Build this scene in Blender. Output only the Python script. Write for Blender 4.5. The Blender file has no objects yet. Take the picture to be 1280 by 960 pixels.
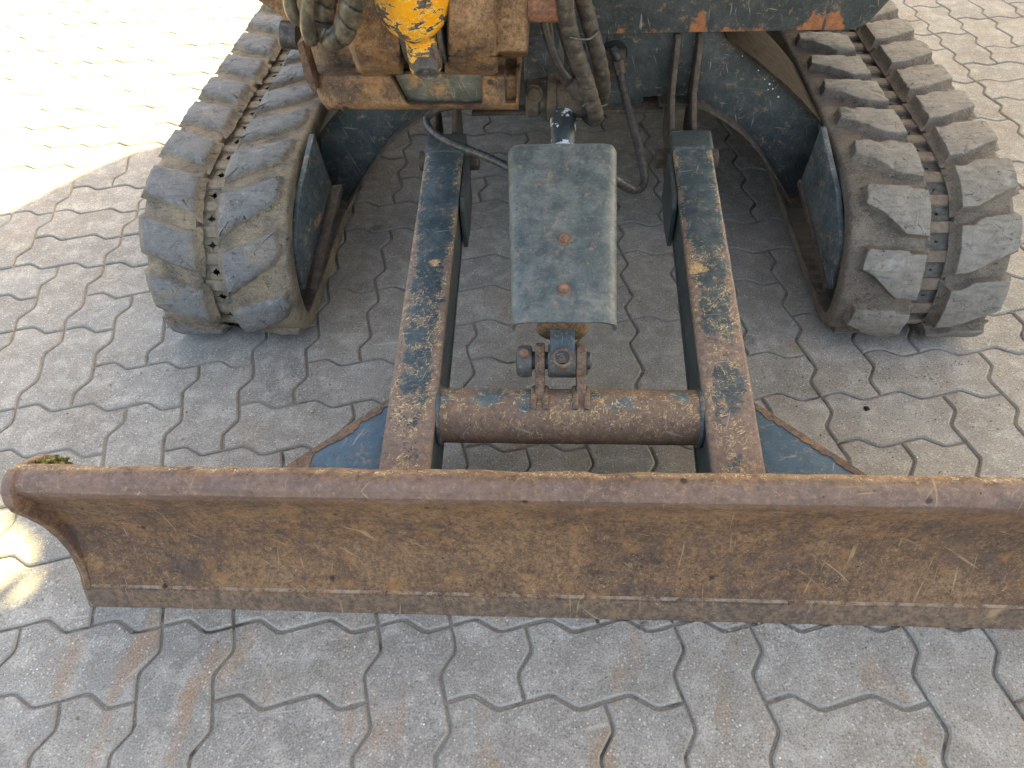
import bpy, bmesh, math, random
from mathutils import Vector, Matrix, noise
R = math.radians
random.seed(7)
scene = bpy.context.scene
COL = scene.collection

# ------------------------------------------------------------------ camera
CAM_R = Vector((0.998282, 0.043598, -0.039133))
CAM_U = Vector((-0.006165, 0.742447, 0.669877))
CAM_F = Vector((-0.05826, 0.668485, -0.74144))
CAM_P = Vector((0.733596, -0.481224, 1.066423))
cd = bpy.data.cameras.new("camera")
cam = bpy.data.objects.new("camera", cd)
COL.objects.link(cam)
m = Matrix((CAM_R, CAM_U, -CAM_F)).transposed().to_4x4()
m.translation = CAM_P
cam.matrix_world = m
cd.sensor_width = 36.0
cd.lens = 910.8 / 1280 * 36.0
cd.clip_start = 0.02
cd.clip_end = 500
scene.camera = cam

# ------------------------------------------------------------------ sky, sun, exposure
SUN_EL, SUN_AZ = R(46), math.atan2(0.66, 0.75)
wd = bpy.data.worlds.new("World")
scene.world = wd
wd.use_nodes = True
wn = wd.node_tree.nodes
bg = wn["Background"]
sky = wn.new("ShaderNodeTexSky")
sky.sky_type = 'NISHITA'
sky.sun_disc = False
sky.sun_elevation = SUN_EL
sky.sun_rotation = SUN_AZ
sky.air_density = 0.8
sky.dust_density = 3.0
sky.ozone_density = 0.6
wd.node_tree.links.new(sky.outputs[0], bg.inputs[0])
bg.inputs[1].default_value = 0.13
sd = bpy.data.lights.new("sun", 'SUN')
sd.energy = 4.2
sd.angle = R(0.4)
sd.color = (1.0, 0.93, 0.60)
sun = bpy.data.objects.new("sun", sd)
COL.objects.link(sun)
SUNV = Vector((math.sin(SUN_AZ) * math.cos(SUN_EL), math.cos(SUN_AZ) * math.cos(SUN_EL), math.sin(SUN_EL)))
sun.rotation_euler = SUNV.to_track_quat('Z', 'Y').to_euler()
scene.view_settings.view_transform = 'Standard'
scene.view_settings.look = 'None'
scene.view_settings.gamma = 1.0
scene.view_settings.exposure = 2.84
scene.view_settings.use_white_balance = True
scene.view_settings.white_balance_temperature = 8600
scene.view_settings.white_balance_tint = 7
scene.view_settings.use_curve_mapping = False
scene.cycles.max_bounces = 6


def at(u, v, ax, val):
    """point of the plane (axis ax = val) seen at pixel u, v of the 1280x960 photograph"""
    d = CAM_R * ((u - 640) / 910.8) - CAM_U * ((v - 480) / 910.8) + CAM_F
    return CAM_P + d * ((val - CAM_P[ax]) / d[ax])


# ------------------------------------------------------------------ node helper
class Mat:
    def __init__(s, name, rough=0.8, metal=0.0):
        s.m = bpy.data.materials.new(name)
        s.m.use_nodes = True
        s.t = s.m.node_tree
        s.b = s.t.nodes["Principled BSDF"]
        s.set('Roughness', rough)
        s.set('Metallic', metal)
        g = s.n('ShaderNodeNewGeometry')
        s.pos = g.outputs['Position']
        s.nrm = g.outputs['Normal']

    def n(s, t):
        return s.t.nodes.new(t)

    def put(s, sock, v):
        if isinstance(v, bpy.types.NodeSocket):
            s.t.links.new(v, sock)
        elif isinstance(v, (tuple, list)) and len(v) == 3 and sock.type == 'RGBA':
            sock.default_value = (*v, 1)
        else:
            sock.default_value = v

    def set(s, name, v):
        s.put(s.b.inputs[name], v)

    def math(s, op, a, b=0.0, c=None, clamp=False):
        n = s.n('ShaderNodeMath')
        n.operation = op
        n.use_clamp = clamp
        s.put(n.inputs[0], a)
        s.put(n.inputs[1], b)
        if c is not None:
            s.put(n.inputs[2], c)
        return n.outputs[0]

    def vmul(s, v, k):
        n = s.n('ShaderNodeVectorMath')
        n.operation = 'MULTIPLY'
        s.put(n.inputs[0], v)
        s.put(n.inputs[1], k)
        return n.outputs[0]

    def vadd(s, v, k):
        n = s.n('ShaderNodeVectorMath')
        n.operation = 'ADD'
        s.put(n.inputs[0], v)
        s.put(n.inputs[1], k)
        return n.outputs[0]

    def sep(s, v):
        n = s.n('ShaderNodeSeparateXYZ')
        s.put(n.inputs[0], v)
        return n.outputs

    def noise(s, scale, detail=4, rough=0.55, vec=None, dist=0.0, color=False):
        n = s.n('ShaderNodeTexNoise')
        s.put(n.inputs['Vector'], s.pos if vec is None else vec)
        n.inputs['Scale'].default_value = scale
        n.inputs['Detail'].default_value = detail
        n.inputs['Roughness'].default_value = rough
        n.inputs['Distortion'].default_value = dist
        return n.outputs['Color' if color else 'Fac']

    def voro(s, scale, vec=None, feature='F1', out='Distance', rnd=1.0):
        n = s.n('ShaderNodeTexVoronoi')
        n.feature = feature
        s.put(n.inputs['Vector'], s.pos if vec is None else vec)
        n.inputs['Scale'].default_value = scale
        n.inputs['Randomness'].default_value = rnd
        return n.outputs[out]

    def rng(s, v, a, b, c=0.0, d=1.0):
        n = s.n('ShaderNodeMapRange')
        n.clamp = True
        s.put(n.inputs[0], v)
        for i, k in enumerate((a, b, c, d)):
            s.put(n.inputs[i + 1], k)
        return n.outputs[0]

    def ramp(s, v, stops):
        n = s.n('ShaderNodeValToRGB')
        s.put(n.inputs[0], v)
        e = n.color_ramp.elements
        while len(e) < len(stops):
            e.new(0.5)
        for k, (p, c) in zip(e, stops):
            k.position = p
            k.color = (*c, 1)
        return n.outputs[0]

    def mix(s, f, a, b, mode='MIX'):
        n = s.n('ShaderNodeMix')
        n.data_type = 'RGBA'
        n.blend_type = mode
        s.put(n.inputs[0], f)
        s.put(n.inputs[6], a)
        s.put(n.inputs[7], b)
        return n.outputs[2]

    def lines(s, scale, width, vec=None, dist=0.02, keep=0.5, kscale=9):
        """thin broken lines: cell borders of a distorted voronoi, kept in patches"""
        v = s.pos if vec is None else vec
        nz = s.noise(scale * 1.3, 3, 0.6, vec=v, color=True)
        v2 = s.vadd(v, s.vmul(nz, (dist, dist, dist)))
        e = s.voro(scale, vec=v2, feature='DISTANCE_TO_EDGE')
        ln = s.rng(e, width * 0.35, width, 1, 0)
        k = s.rng(s.noise(kscale, 3, 0.6, vec=v), keep, keep + 0.06)
        return s.math('MULTIPLY', ln, k)

    def scr(s, density=1.0, length=14, thin=330, angles=(.35, 1.25, 2.3), vec=None, lo=.70):
        """short straight scratches in a few directions (x / z or x / y plane)"""
        out = None
        for i, a in enumerate(angles):
            r = s.n('ShaderNodeVectorRotate')
            r.rotation_type = 'EULER_XYZ'
            s.put(r.inputs['Vector'], s.pos if vec is None else vec)
            r.inputs['Rotation'].default_value = (.3 * i, a, a)
            v = s.vadd(s.vmul(r.outputs[0], (thin, length, length)), (i * 7.3, i * 3.1, 0))
            n = s.noise(1.0, 2, .5, vec=v)
            m_ = s.rng(n, lo, lo + .05)
            out = m_ if out is None else s.math('MAXIMUM', out, m_)
        return out

    def squig(s, scale=110, w=.012, keep=.5, kscale=20, seed=0):
        """curly thin lines: contour lines of a noise, kept in patches"""
        v = s.vadd(s.pos, (seed, seed * 2.0, 0))
        n = s.noise(scale, 2, .6, vec=v, dist=1.2)
        d = s.math('ABSOLUTE', s.math('SUBTRACT', n, .5))
        ln = s.rng(d, w * .5, w, 1, 0)
        k = s.rng(s.noise(kscale, 4, .7, vec=v), keep, keep + .05)
        k2 = s.rng(s.noise(scale * .8, 2, .5, vec=s.vadd(v, (4, 4, 4))), .48, .54)
        return s.math('MULTIPLY', s.math('MULTIPLY', ln, k), k2)

    def spots(s, scale, size, prob=0.5, vec=None):
        """sparse round specks"""
        n = s.n('ShaderNodeTexVoronoi')
        s.put(n.inputs['Vector'], s.pos if vec is None else vec)
        n.inputs['Scale'].default_value = scale
        r = s.sep(n.outputs['Color'])[0]
        keep = s.math('GREATER_THAN', r, 1 - prob)
        sz = s.rng(r, 1 - prob, 1.0, size * 0.4, size)
        d = s.math('SUBTRACT', sz, n.outputs['Distance'])
        return s.math('MULTIPLY', s.rng(d, 0, size * 0.4), keep)

    def bump(s, h, dist=0.001, strength=1.0, prev=None):
        n = s.n('ShaderNodeBump')
        n.inputs['Strength'].default_value = strength
        n.inputs['Distance'].default_value = dist
        s.put(n.inputs['Height'], h)
        if prev is not None:
            s.put(n.inputs['Normal'], prev)
        s.set('Normal', n.outputs[0])
        return n.outputs[0]


# ------------------------------------------------------------------ materials
def m_paver():
    k = Mat('concrete_paver', 0.88)
    oi = k.n('ShaderNodeObjectInfo').outputs['Random']
    base = k.ramp(oi, [(0, (.24, .24, .238)), (.25, (.31, .30, .28)), (.5, (.27, .275, .275)), (.75, (.30, .285, .262)), (1, (.34, .33, .305))])
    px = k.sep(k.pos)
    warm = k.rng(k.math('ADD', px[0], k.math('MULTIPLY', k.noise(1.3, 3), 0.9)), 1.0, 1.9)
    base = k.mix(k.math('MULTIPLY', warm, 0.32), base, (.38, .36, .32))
    sky_tint = k.rng(k.math('ADD', px[0], k.math('MULTIPLY', k.noise(1.7, 3), 0.6)), .25, .75, 1, 0)  # left pavers tinted bluish: skylight put into the colour
    base = k.mix(k.math('MULTIPLY', sky_tint, 0.3), base, (.27, .29, .30))
    big = k.noise(7, 5, 0.65)
    base = k.mix(k.rng(big, .38, .68), base, k.mix(1.0, base, (.74, .72, .70), 'MULTIPLY'))
    bl = k.noise(24, 6, 0.7, vec=k.vadd(k.pos, (3, 1, 0)))
    base = k.mix(k.rng(bl, .47, .66, 0, .8), base, (.44, .43, .41))
    b2 = k.noise(13, 6, .75, vec=k.vadd(k.pos, (8, 2, 5)))
    base = k.mix(k.rng(b2, .50, .66, 0, .6), base, (.23, .215, .195))
    # brown rust wash and yellow-brown drops
    st = k.noise(5.5, 3, 0.5, vec=k.vmul(k.pos, (2.4, .8, 1)))
    zone = k.rng(px[1], -.02, .05, 1, .25)
    st = k.math('MULTIPLY', k.rng(st, .56, .70), zone)
    base = k.mix(k.math('MULTIPLY', st, .70), base, (.33, .205, .125))
    dr = k.spots(9, .22, .16)
    dr = k.math('MULTIPLY', dr, k.rng(k.noise(70, 4, .6), .42, .55))
    base = k.mix(k.math('MULTIPLY', dr, .6), base, (.34, .22, .10))
    dk = k.spots(6, .13, .18, vec=k.vadd(k.pos, (4.2, 1.3, 0)))
    base = k.mix(k.math('MULTIPLY', dk, .55), base, (.10, .10, .10))
    # aggregate
    f1 = k.noise(330, 4, 0.8)
    base = k.mix(k.rng(f1, .38, .52, .6, 0), base, (.10, .098, .095))
    base = k.mix(k.rng(f1, .54, .66, 0, .5), base, (.52, .51, .49))
    v = k.n('ShaderNodeTexVoronoi')
    k.put(v.inputs['Vector'], k.pos)
    v.inputs['Scale'].default_value = 230
    rr = k.sep(v.outputs['Color'])
    wht = k.math('MULTIPLY', k.math('GREATER_THAN', rr[0], .84), k.rng(v.outputs['Distance'], .22, .42, 1, 0))
    base = k.mix(k.math('MULTIPLY', wht, .7), base, (.56, .55, .53))
    blk = k.math('MULTIPLY', k.math('GREATER_THAN', rr[1], .80), k.rng(v.outputs['Distance'], .2, .42, 1, 0))
    base = k.mix(k.math('MULTIPLY', blk, .5), base, (.08, .08, .08))
    fl = k.spots(110, .20, .10)
    base = k.mix(fl, base, (.72, .71, .68))
    # scuffs
    sc = k.math('MULTIPLY', k.scr(length=7, thin=120, angles=(.5, 1.2, 2.0), lo=.70), k.rng(k.noise(4, 3), .5, .6))
    base = k.mix(k.math('MULTIPLY', sc, .35), base, (.60, .59, .57))
    base = k.mix(1.0, base, (1.05, 1.0, .93), 'MULTIPLY')
    # dust at the chamfered sides
    nz = k.sep(k.nrm)[2]
    base = k.mix(k.rng(nz, .6, .97, .6, 0), base, (.30, .275, .235))
    k.set('Base Color', base)
    h = k.math('ADD', k.math('MULTIPLY', f1, .7), k.math('MULTIPLY', k.noise(150, 3), .5))
    h = k.math('SUBTRACT', h, k.math('MULTIPLY', blk, .4))
    k.bump(h, .0011, .9)
    return k.m


def m_sand(name='joint_sand'):
    k = Mat(name, 0.95)
    f = k.noise(700, 3, .7)
    c = k.ramp(f, [(.3, (.13, .118, .10)), (.5, (.29, .265, .23)), (.7, (.44, .41, .36))])
    g = k.noise(14, 4, .6)
    c = k.mix(k.rng(g, .56, .66, 0, .8), c, (.05, .043, .037))
    c = k.mix(k.spots(240, .35, .2), c, (.45, .43, .39))
    k.set('Base Color', c)
    k.bump(f, .003, 1)
    return k.m


def m_rust(name, stops, streak=(30, 30, 12), crest=False, scratch=.5, rough=.72, pits=True):
    k = Mat(name, rough)
    a = k.noise(1.0, 7, .68, vec=k.vmul(k.pos, (7, 12, 12)))
    b = k.noise(1.0, 5, .65, vec=k.vmul(k.pos, streak))
    f = k.math('ADD', k.math('MULTIPLY', a, .62), k.math('MULTIPLY', b, .38))
    c = k.ramp(f, stops)
    fine = k.noise(420, 4, .75)
    c = k.mix(k.rng(fine, .30, .5, .6, 0), c, k.mix(1.0, c, (.35, .32, .32), 'MULTIPLY'))
    c = k.mix(k.rng(fine, .54, .72, 0, .5), c, (.42, .27, .13))
    mid = k.noise(95, 5, .8, vec=k.vadd(k.pos, (6, 2, 4)))
    c = k.mix(k.rng(mid, .38, .52, .8, 0), c, k.mix(1.0, c, (.40, .36, .35), 'MULTIPLY'))
    pit = k.noise(210, 4, .85, vec=k.vadd(k.pos, (2, 9, 4)))
    c = k.mix(k.rng(pit, .36, .47, .8, 0), c, (.035, .024, .019))
    c = k.mix(k.rng(pit, .56, .68, 0, .6), c, (.40, .24, .105))
    c = k.mix(k.rng(mid, .53, .68, 0, .55), c, k.mix(1.0, c, (1.55, 1.45, 1.35), 'MULTIPLY'))
    orange = k.rng(k.noise(26, 6, .72, vec=k.vadd(k.pos, (2, 5, 1))), .54, .68)
    c = k.mix(k.math('MULTIPLY', orange, .55), c, (.34, .155, .05))
    dark = k.rng(k.noise(13, 5, .7, vec=k.vadd(k.pos, (7, 3, 8))), .55, .70)
    c = k.mix(k.math('MULTIPLY', dark, .6), c, (.075, .050, .044))
    rg = k.rng(fine, .3, .7, rough - .12, rough + .12)
    if crest:
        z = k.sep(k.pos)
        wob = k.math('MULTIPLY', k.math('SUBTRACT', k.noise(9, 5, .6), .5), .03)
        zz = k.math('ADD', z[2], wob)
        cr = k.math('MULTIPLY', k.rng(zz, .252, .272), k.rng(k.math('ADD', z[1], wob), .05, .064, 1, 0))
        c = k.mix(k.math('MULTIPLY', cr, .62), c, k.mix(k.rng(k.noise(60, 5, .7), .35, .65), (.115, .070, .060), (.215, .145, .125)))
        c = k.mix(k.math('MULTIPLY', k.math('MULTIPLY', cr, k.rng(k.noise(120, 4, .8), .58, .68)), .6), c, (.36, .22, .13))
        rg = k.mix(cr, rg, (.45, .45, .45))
        lip = k.rng(z[1], .058, .066)
        lipn = k.squig(120, .02, .42, 14)
        c = k.mix(k.math('MULTIPLY', lip, k.rng(k.noise(50, 4, .7), .4, .6)), c, (.30, .18, .10))
        c = k.mix(k.math('MULTIPLY', lip, lipn), c, (.75, .62, .38))
        st = k.rng(zz, .0, .045, 1, 0)
        st = k.rng(z[2], .0345, .0365, 1, 0)
        c = k.mix(k.math('MULTIPLY', st, .6), c, k.mix(k.rng(mid, .4, .6), (.075, .055, .045), (.19, .13, .09)))
        # polished ledge line above the cutting edge
        ed = k.math('MULTIPLY', k.rng(z[2], .0362, .0366), k.rng(z[2], .0374, .0384, 1, 0))
        c = k.mix(k.math('MULTIPLY', ed, k.rng(k.noise(45, 5, .8), .42, .6, 0, .8)), c, (.38, .30, .22))
        sc = k.scr(length=9, thin=260, angles=(.1, .9, 1.9, 2.6), lo=.705)
        c = k.mix(k.math('MULTIPLY', sc, .55), c, (.42, .28, .15))
    if scratch:
        sc = k.squig(70, .010, .50, 16, seed=3)
        c = k.mix(k.math('MULTIPLY', sc, scratch), c, (.52, .37, .19))
    bh = fine
    if pits:
        p = k.spots(30, .20, .26)
        p2 = k.spots(100, .20, .16, vec=k.vadd(k.pos, (1, 2, 3)))
        p = k.math('MAXIMUM', p, p2)
        c = k.mix(k.math('MULTIPLY', p, .9), c, (.018, .013, .012))
        bh = k.math('SUBTRACT', fine, k.math('MULTIPLY', p, 1.2))
    k.set('Base Color', c)
    k.set('Roughness', rg)
    bh = k.math('ADD', bh, k.math('MULTIPLY', k.noise(60, 5, .7), 1.3))
    k.bump(bh, .0014, .8)
    return k.m


RUST = [(.34, (.062, .038, .029)), (.43, (.115, .062, .039)), (.50, (.168, .086, .046)), (.57, (.228, .122, .062)), (.68, (.145, .092, .066))]
RUST2 = [(.34, (.075, .048, .038)), (.45, (.15, .092, .062)), (.55, (.21, .128, .082)), (.68, (.26, .18, .13))]
CAST = [(.36, (.040, .027, .021)), (.44, (.105, .058, .034)), (.50, (.20, .105, .048)), (.57, (.28, .16, .075)), (.66, (.15, .11, .085))]


def m_paint(name, base, base2, wear=0.5, mott=0.0, patches=(), axis=None, ax0=0, ax1=1, chips=True, rust=(.20, .115, .07), dusty=.25, rough=.55, edge=None, yellow=.85):
    """worn paint over rust.  axis: world axis along which wear grows from ax0 (worn) to ax1 (sound).
    edge: list of (centre, half width) in x, where worn bands follow the long edges."""
    k = Mat(name, rough)
    p = k.sep(k.pos)
    n1 = k.noise(9, 6, .65)
    c = k.mix(k.rng(n1, .35, .65), base, base2)
    # dust
    c = k.mix(k.rng(k.noise(30, 6, .7, vec=k.vadd(k.pos, (3, 3, 3))), .42, .75, 0, dusty), c, (.30, .29, .26))
    fine = k.noise(300, 4, .7)
    c = k.mix(k.rng(fine, .55, .75, 0, .25), c, (.35, .35, .33))
    if mott:
        q = k.noise(48, 6, .8, vec=k.vadd(k.pos, (1, 8, 2)))
        c = k.mix(k.rng(q, .38, .52, mott, 0), c, k.mix(1.0, c, (.42, .44, .46), 'MULTIPLY'))
        q = k.noise(1.0, 5, .75, vec=k.vmul(k.pos, (30, 160, 160)))
        c = k.mix(k.rng(q, .50, .68, 0, mott), c, k.mix(1.0, c, (1.7, 1.6, 1.5), 'MULTIPLY'))
        c = k.mix(k.rng(k.noise(70, 5, .75, vec=k.vadd(k.pos, (4, 4, 8))), .57, .66, 0, .75), c, (.25, .165, .11))
    # rust mask
    big = k.noise(22, 7, .72, vec=k.vadd(k.pos, (5, 1, 2)))
    w = wear
    t = k.math('ADD', big, wear - .5)
    if axis is not None:
        t = k.math('ADD', t, k.rng(p[axis], ax0, ax1, .20, -.10))
    if edge:
        em = None
        for cx, hw in edge:
            d = k.math('ABSOLUTE', k.math('SUBTRACT', p[0], cx))
            e = k.rng(d, hw - .018, hw - .001, 0, .22)
            e = k.math('MULTIPLY', e, k.math('LESS_THAN', d, hw + .02))
            em = e if em is None else k.math('MAXIMUM', em, e)
        t = k.math('ADD', t, em)
    r = k.rng(t, .58, .63)
    rc = k.mix(k.rng(k.noise(90, 5, .7), .35, .65), rust, (rust[0] * 1.6, rust[1] * 1.55, rust[2] * 1.5))
    rc = k.mix(k.rng(fine, .3, .48, .6, 0), rc, (.07, .045, .035))
    c = k.mix(r, c, rc)
    for cen, rad in patches:
        n = k.n('ShaderNodeVectorMath')
        n.operation = 'DISTANCE'
        k.put(n.inputs[0], k.pos)
        n.inputs[1].default_value = cen
        dd = k.math('ADD', n.outputs['Value'], k.math('MULTIPLY', k.math('SUBTRACT', k.noise(1.0, 5, .8, vec=k.vmul(k.pos, (60, 160, 60))), .5), rad * 3.2))
        c = k.mix(k.rng(dd, rad * .8, rad, 1, 0), c, k.mix(k.rng(k.noise(260, 4, .8), .4, .6), (.28, .15, .075), (.62, .42, .19)))
    if chips:
        ln = k.math('MAXIMUM', k.squig(100, .022, .47, 22), k.squig(170, .028, .49, 26, seed=5))
        st_ = k.math('MULTIPLY', k.scr(length=75, thin=420, angles=(.2, .9, 1.7, 2.5), lo=.66), k.rng(k.noise(20, 4, .7), .44, .52))
        ln = k.math('MAXIMUM', ln, st_)
        near = k.math('MULTIPLY', k.rng(t, .46, .56), k.rng(t, .68, .82, 1, .35))
        c = k.mix(k.math('MULTIPLY', k.math('MULTIPLY', ln, near), yellow), c, (.66, .46, .21))
        ln2 = k.scr(length=16, thin=330, lo=.70)
        c = k.mix(k.math('MULTIPLY', ln2, .45), c, (.45, .40, .30))
    sp = k.spots(120, .24, .14 if chips else .4)
    c = k.mix(k.math('MULTIPLY', sp, .8), c, (.02, .018, .017))
    sp = k.spots(70, .2, .12, vec=k.vadd(k.pos, (9, 9, 9)))
    c = k.mix(k.math('MULTIPLY', sp, .55), c, (.30, .14, .06))
    k.set('Base Color', c)
    k.set('Roughness', k.mix(r, (rough,) * 3, (.85,) * 3))
    h = k.math('SUBTRACT', k.math('MULTIPLY', fine, .5), k.math('MULTIPLY', r, .5))
    k.bump(k.math('ADD', h, k.math('MULTIPLY', k.noise(45, 4, .6), .6)), .0012, .7)
    return k.m


def m_rubber(name, top, low, dust):
    """lug tops are scuffed grey; dried mud lies in the low places (height attribute)"""
    k = Mat(name, .86)
    a = k.n('ShaderNodeAttribute')
    a.attribute_name = 'height'
    hgt = a.outputs['Fac']
    n = k.noise(40, 6, .7)
    t = k.mix(k.rng(n, .35, .65), top, tuple(x * .72 for x in top))
    fine = k.noise(450, 3, .7)
    mud = k.mix(k.rng(k.noise(16, 6, .7), .38, .62), low, dust)
    mud = k.mix(k.rng(fine, .35, .5, .35, 0), mud, (.05, .042, .035))
    hh = k.math('ADD', hgt, k.math('MULTIPLY', k.math('SUBTRACT', k.noise(55, 5, .65), .5), .7))
    c = k.mix(k.rng(hh, .55, .92), mud, t)
    c = k.mix(k.rng(k.noise(11, 4, .6, vec=k.vadd(k.pos, (8, 8, 1))), .56, .7, 0, .55), c, dust)
    c = k.mix(k.rng(fine, .56, .70, 0, .45), c, (.46, .44, .40))
    sg = k.noise(1.0, 4, .7, vec=k.vmul(k.pos, (30, 130, 130)))
    c = k.mix(k.rng(sg, .50, .66, 0, .55), c, k.mix(1.0, c, (.52, .50, .48), 'MULTIPLY'))
    cr = k.squig(26, .006, .46, 14)
    cr2 = k.squig(62, .011, .50, 21, seed=4)
    cr = k.math('MAXIMUM', cr, cr2)
    c = k.mix(k.math('MULTIPLY', cr, .85), c, (.02, .017, .015))
    wp = k.rng(k.noise(28, 5, .7, vec=k.vadd(k.pos, (1, 6, 9))), .58, .72, 0, .35)
    c = k.mix(k.math('MULTIPLY', wp, k.rng(hgt, .6, .95)), c, (.50, .49, .47))
    k.set('Base Color', c)
    h = k.math('ADD', k.math('MULTIPLY', fine, .35), k.math('MULTIPLY', k.noise(70, 6, .75), 1.3))
    h = k.math('SUBTRACT', h, k.math('MULTIPLY', cr, 1.4))
    k.bump(h, .0030, .9)
    return k.m


def m_simple(name, c1, c2, rough=.6, scale=40, bump=.0006, metal=0.0, dust=0.0, dustc=(.30, .26, .20), groove=False):
    k = Mat(name, rough, metal)
    c = k.mix(k.rng(k.noise(scale, 6, .7), .35, .65), c1, c2)
    if dust:
        d = k.rng(k.noise(scale * 1.7, 6, .7, vec=k.vadd(k.pos, (3, 7, 1))), .62 - dust * .4, .75, 0, .9)
        c = k.mix(d, c, dustc)
    f = k.noise(380, 3, .7)
    c = k.mix(k.rng(f, .33, .5, .4, 0), c, tuple(x * .35 for x in c1))
    if groove:
        a = k.n('ShaderNodeAttribute')
        a.attribute_name = 'height'
        c = k.mix(k.rng(a.outputs['Fac'], .2, .8, 0, .9), c, (.012, .010, .009))
    k.set('Base Color', c)
    k.bump(k.math('ADD', f, k.noise(60, 5, .7)), bump, .8)
    return k.m


M = {}
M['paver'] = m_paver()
M['sand'] = m_sand()
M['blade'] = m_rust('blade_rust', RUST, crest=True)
M['rust'] = m_rust('rusty_steel', RUST2, scratch=.35)
M['cast'] = m_rust('cast_rust', CAST, streak=(30, 30, 30), scratch=.2)
M['tube'] = m_paint('tube_rust', (.03, .07, .09), (.05, .09, .10), mott=.4, wear=.64, rust=(.148, .094, .066), axis=2, ax0=.19, ax1=.262, dusty=.4)
M['arm'] = m_paint('arm_paint', (.014, .034, .044), (.026, .054, .064), mott=.5,
    patches=((tuple(at(872, 332, 2, .292)), .017), (tuple(at(850, 166, 2, .33)), .008), (tuple(at(543, 326, 2, .292)), .010)), wear=.482, axis=1, ax0=.12, ax1=.66, edge=[(.52, .036), (.99, .036)], rust=(.150, .102, .080))
M['arm_side'] = m_paint('arm_side_paint', (.018, .030, .034), (.035, .045, .042), wear=.40, rust=(.12, .075, .035), dusty=.15, yellow=.3)
M['gusset'] = m_paint('gusset_paint', (.022, .072, .115), (.03, .088, .13), mott=.35, wear=.36, edge=None, rust=(.19, .11, .075), dusty=.12)
M['cover'] = m_paint('cover_paint', (.040, .060, .062), (.070, .088, .088), mott=.6, wear=.41, rust=(.17, .095, .055), dusty=.40, rough=.5, edge=None, chips=False)
M['frame'] = m_paint('frame_paint', (.018, .027, .029), (.030, .041, .042), mott=.4, wear=.38, rust=(.20, .09, .035), dusty=.2, yellow=.25)
M['house'] = m_paint('house_paint', (.020, .028, .029), (.030, .038, .038), mott=.3, wear=.365, rust=(.24, .09, .038), dusty=.15, yellow=.15, axis=2, ax0=.486, ax1=.525, edge=[(1.10, .10), (1.285, .04)])
M['plate'] = m_paint('plate_paint', (.030, .052, .062), (.05, .072, .08), mott=.5, wear=.47, rust=(.24, .14, .085), dusty=.3, yellow=.45)
M['pocket'] = m_paint('pocket_paint', (.055, .06, .045), (.11, .105, .075), mott=.7, wear=.52, rust=(.22, .12, .055), dusty=.3, yellow=.1)
M['yellow'] = None
M['rubber_l'] = m_rubber('left_track_rubber', (.19, .188, .182), (.135, .112, .085), (.29, .225, .15))
M['rubber_r'] = m_rubber('right_track_rubber', (.27, .243, .205), (.12, .094, .072), (.21, .168, .128))
M['link_l'] = m_simple('left_link_mud', (.16, .14, .11), (.33, .27, .19), .9, 60, .002)
M['link_r'] = m_simple('right_link_mud', (.15, .115, .085), (.27, .21, .155), .85, 60, .0012)
M['plug_r'] = m_simple('grey_plug', (.10, .092, .078), (.20, .182, .155), .85, 90, .002)
M['black'] = m_simple('black_void', (.008, .008, .008), (.012, .011, .010), .9, 30, .0005)
M['hose'] = m_simple('dusty_hose', (.022, .018, .015), (.055, .043, .031), .62, 50, .0006, dust=.3, dustc=(.15, .115, .075), groove=True)
M['hose_dark'] = m_simple('dark_hose', (.022, .021, .022), (.05, .045, .042), .42, 60, .0005, dust=.25, dustc=(.16, .13, .10), groove=True)
M['hose_lit'] = m_simple('lit_tan_hose', (.020, .017, .014), (.065, .052, .036), .34, 35, .0006, dust=.45, dustc=(.20, .155, .095), groove=True)  # dusty hose, its tan brightened for warm light on the upper left loops
M['mud'] = m_simple('brown_grime', (.045, .034, .026), (.10, .074, .052), .85, 45, .0015, dust=.3, dustc=(.17, .12, .08))
M['flange_shade'] = m_simple('shaded_flange_brown', (.018, .013, .010), (.045, .032, .022), .95, 45, .001)  # flange colour darkened to stand in for shade of the upper body
M['flange_shade'].node_tree.nodes['Principled BSDF'].inputs['Specular IOR Level'].default_value = .08
M['track_in'] = m_simple('inner_belt_rubber', (.055, .042, .032), (.10, .08, .062), .85, 25, .002, dust=.2, dustc=(.16, .12, .085))
M['pin_red'] = m_rust('red_rust', [(.3, (.12, .05, .03)), (.5, (.25, .10, .055)), (.7, (.36, .19, .12))], scratch=.1)
M['bolt'] = m_rust('bolt_rust', [(.3, (.14, .07, .045)), (.5, (.24, .125, .085)), (.7, (.34, .21, .15))], scratch=0, pits=False)
M['chrome'] = m_simple('chrome_rod', (.55, .57, .60), (.70, .72, .74), .22, 60, .0002, metal=.9)
M['steel'] = m_simple('dark_steel', (.045, .042, .04), (.09, .08, .07), .5, 60, .0006, dust=.2)
M['blocker_white'] = m_simple('pale_render', (.62, .61, .58), (.68, .66, .62), .9, 5, .001)


def m_yellow():
    k = Mat('worn_yellow_paint', .5)
    c = k.mix(k.rng(k.noise(30, 5, .7), .35, .65), (.66, .24, .006), (.74, .32, .010))
    t = k.noise(1.0, 6, .72, vec=k.vmul(k.pos, (26, 26, 62)))
    z = k.sep(k.pos)
    t = k.math('ADD', t, k.rng(z[2], .56, .70, .07, -.05))
    c = k.mix(k.rng(t, .45, .465), c, (.80, .50, .12))
    rc = k.mix(k.rng(k.noise(110, 5, .7), .4, .6), (.045, .03, .024), (.15, .095, .06))
    r = k.rng(t, .480, .494)
    c = k.mix(r, c, rc)
    k.set('Base Color', c)
    k.set('Roughness', k.mix(r, (.42,) * 3, (.8,) * 3))
    k.bump(k.math('SUBTRACT', k.noise(120, 4, .7), r), .0012, .8)
    return k.m


M['yellow'] = m_yellow()


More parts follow.
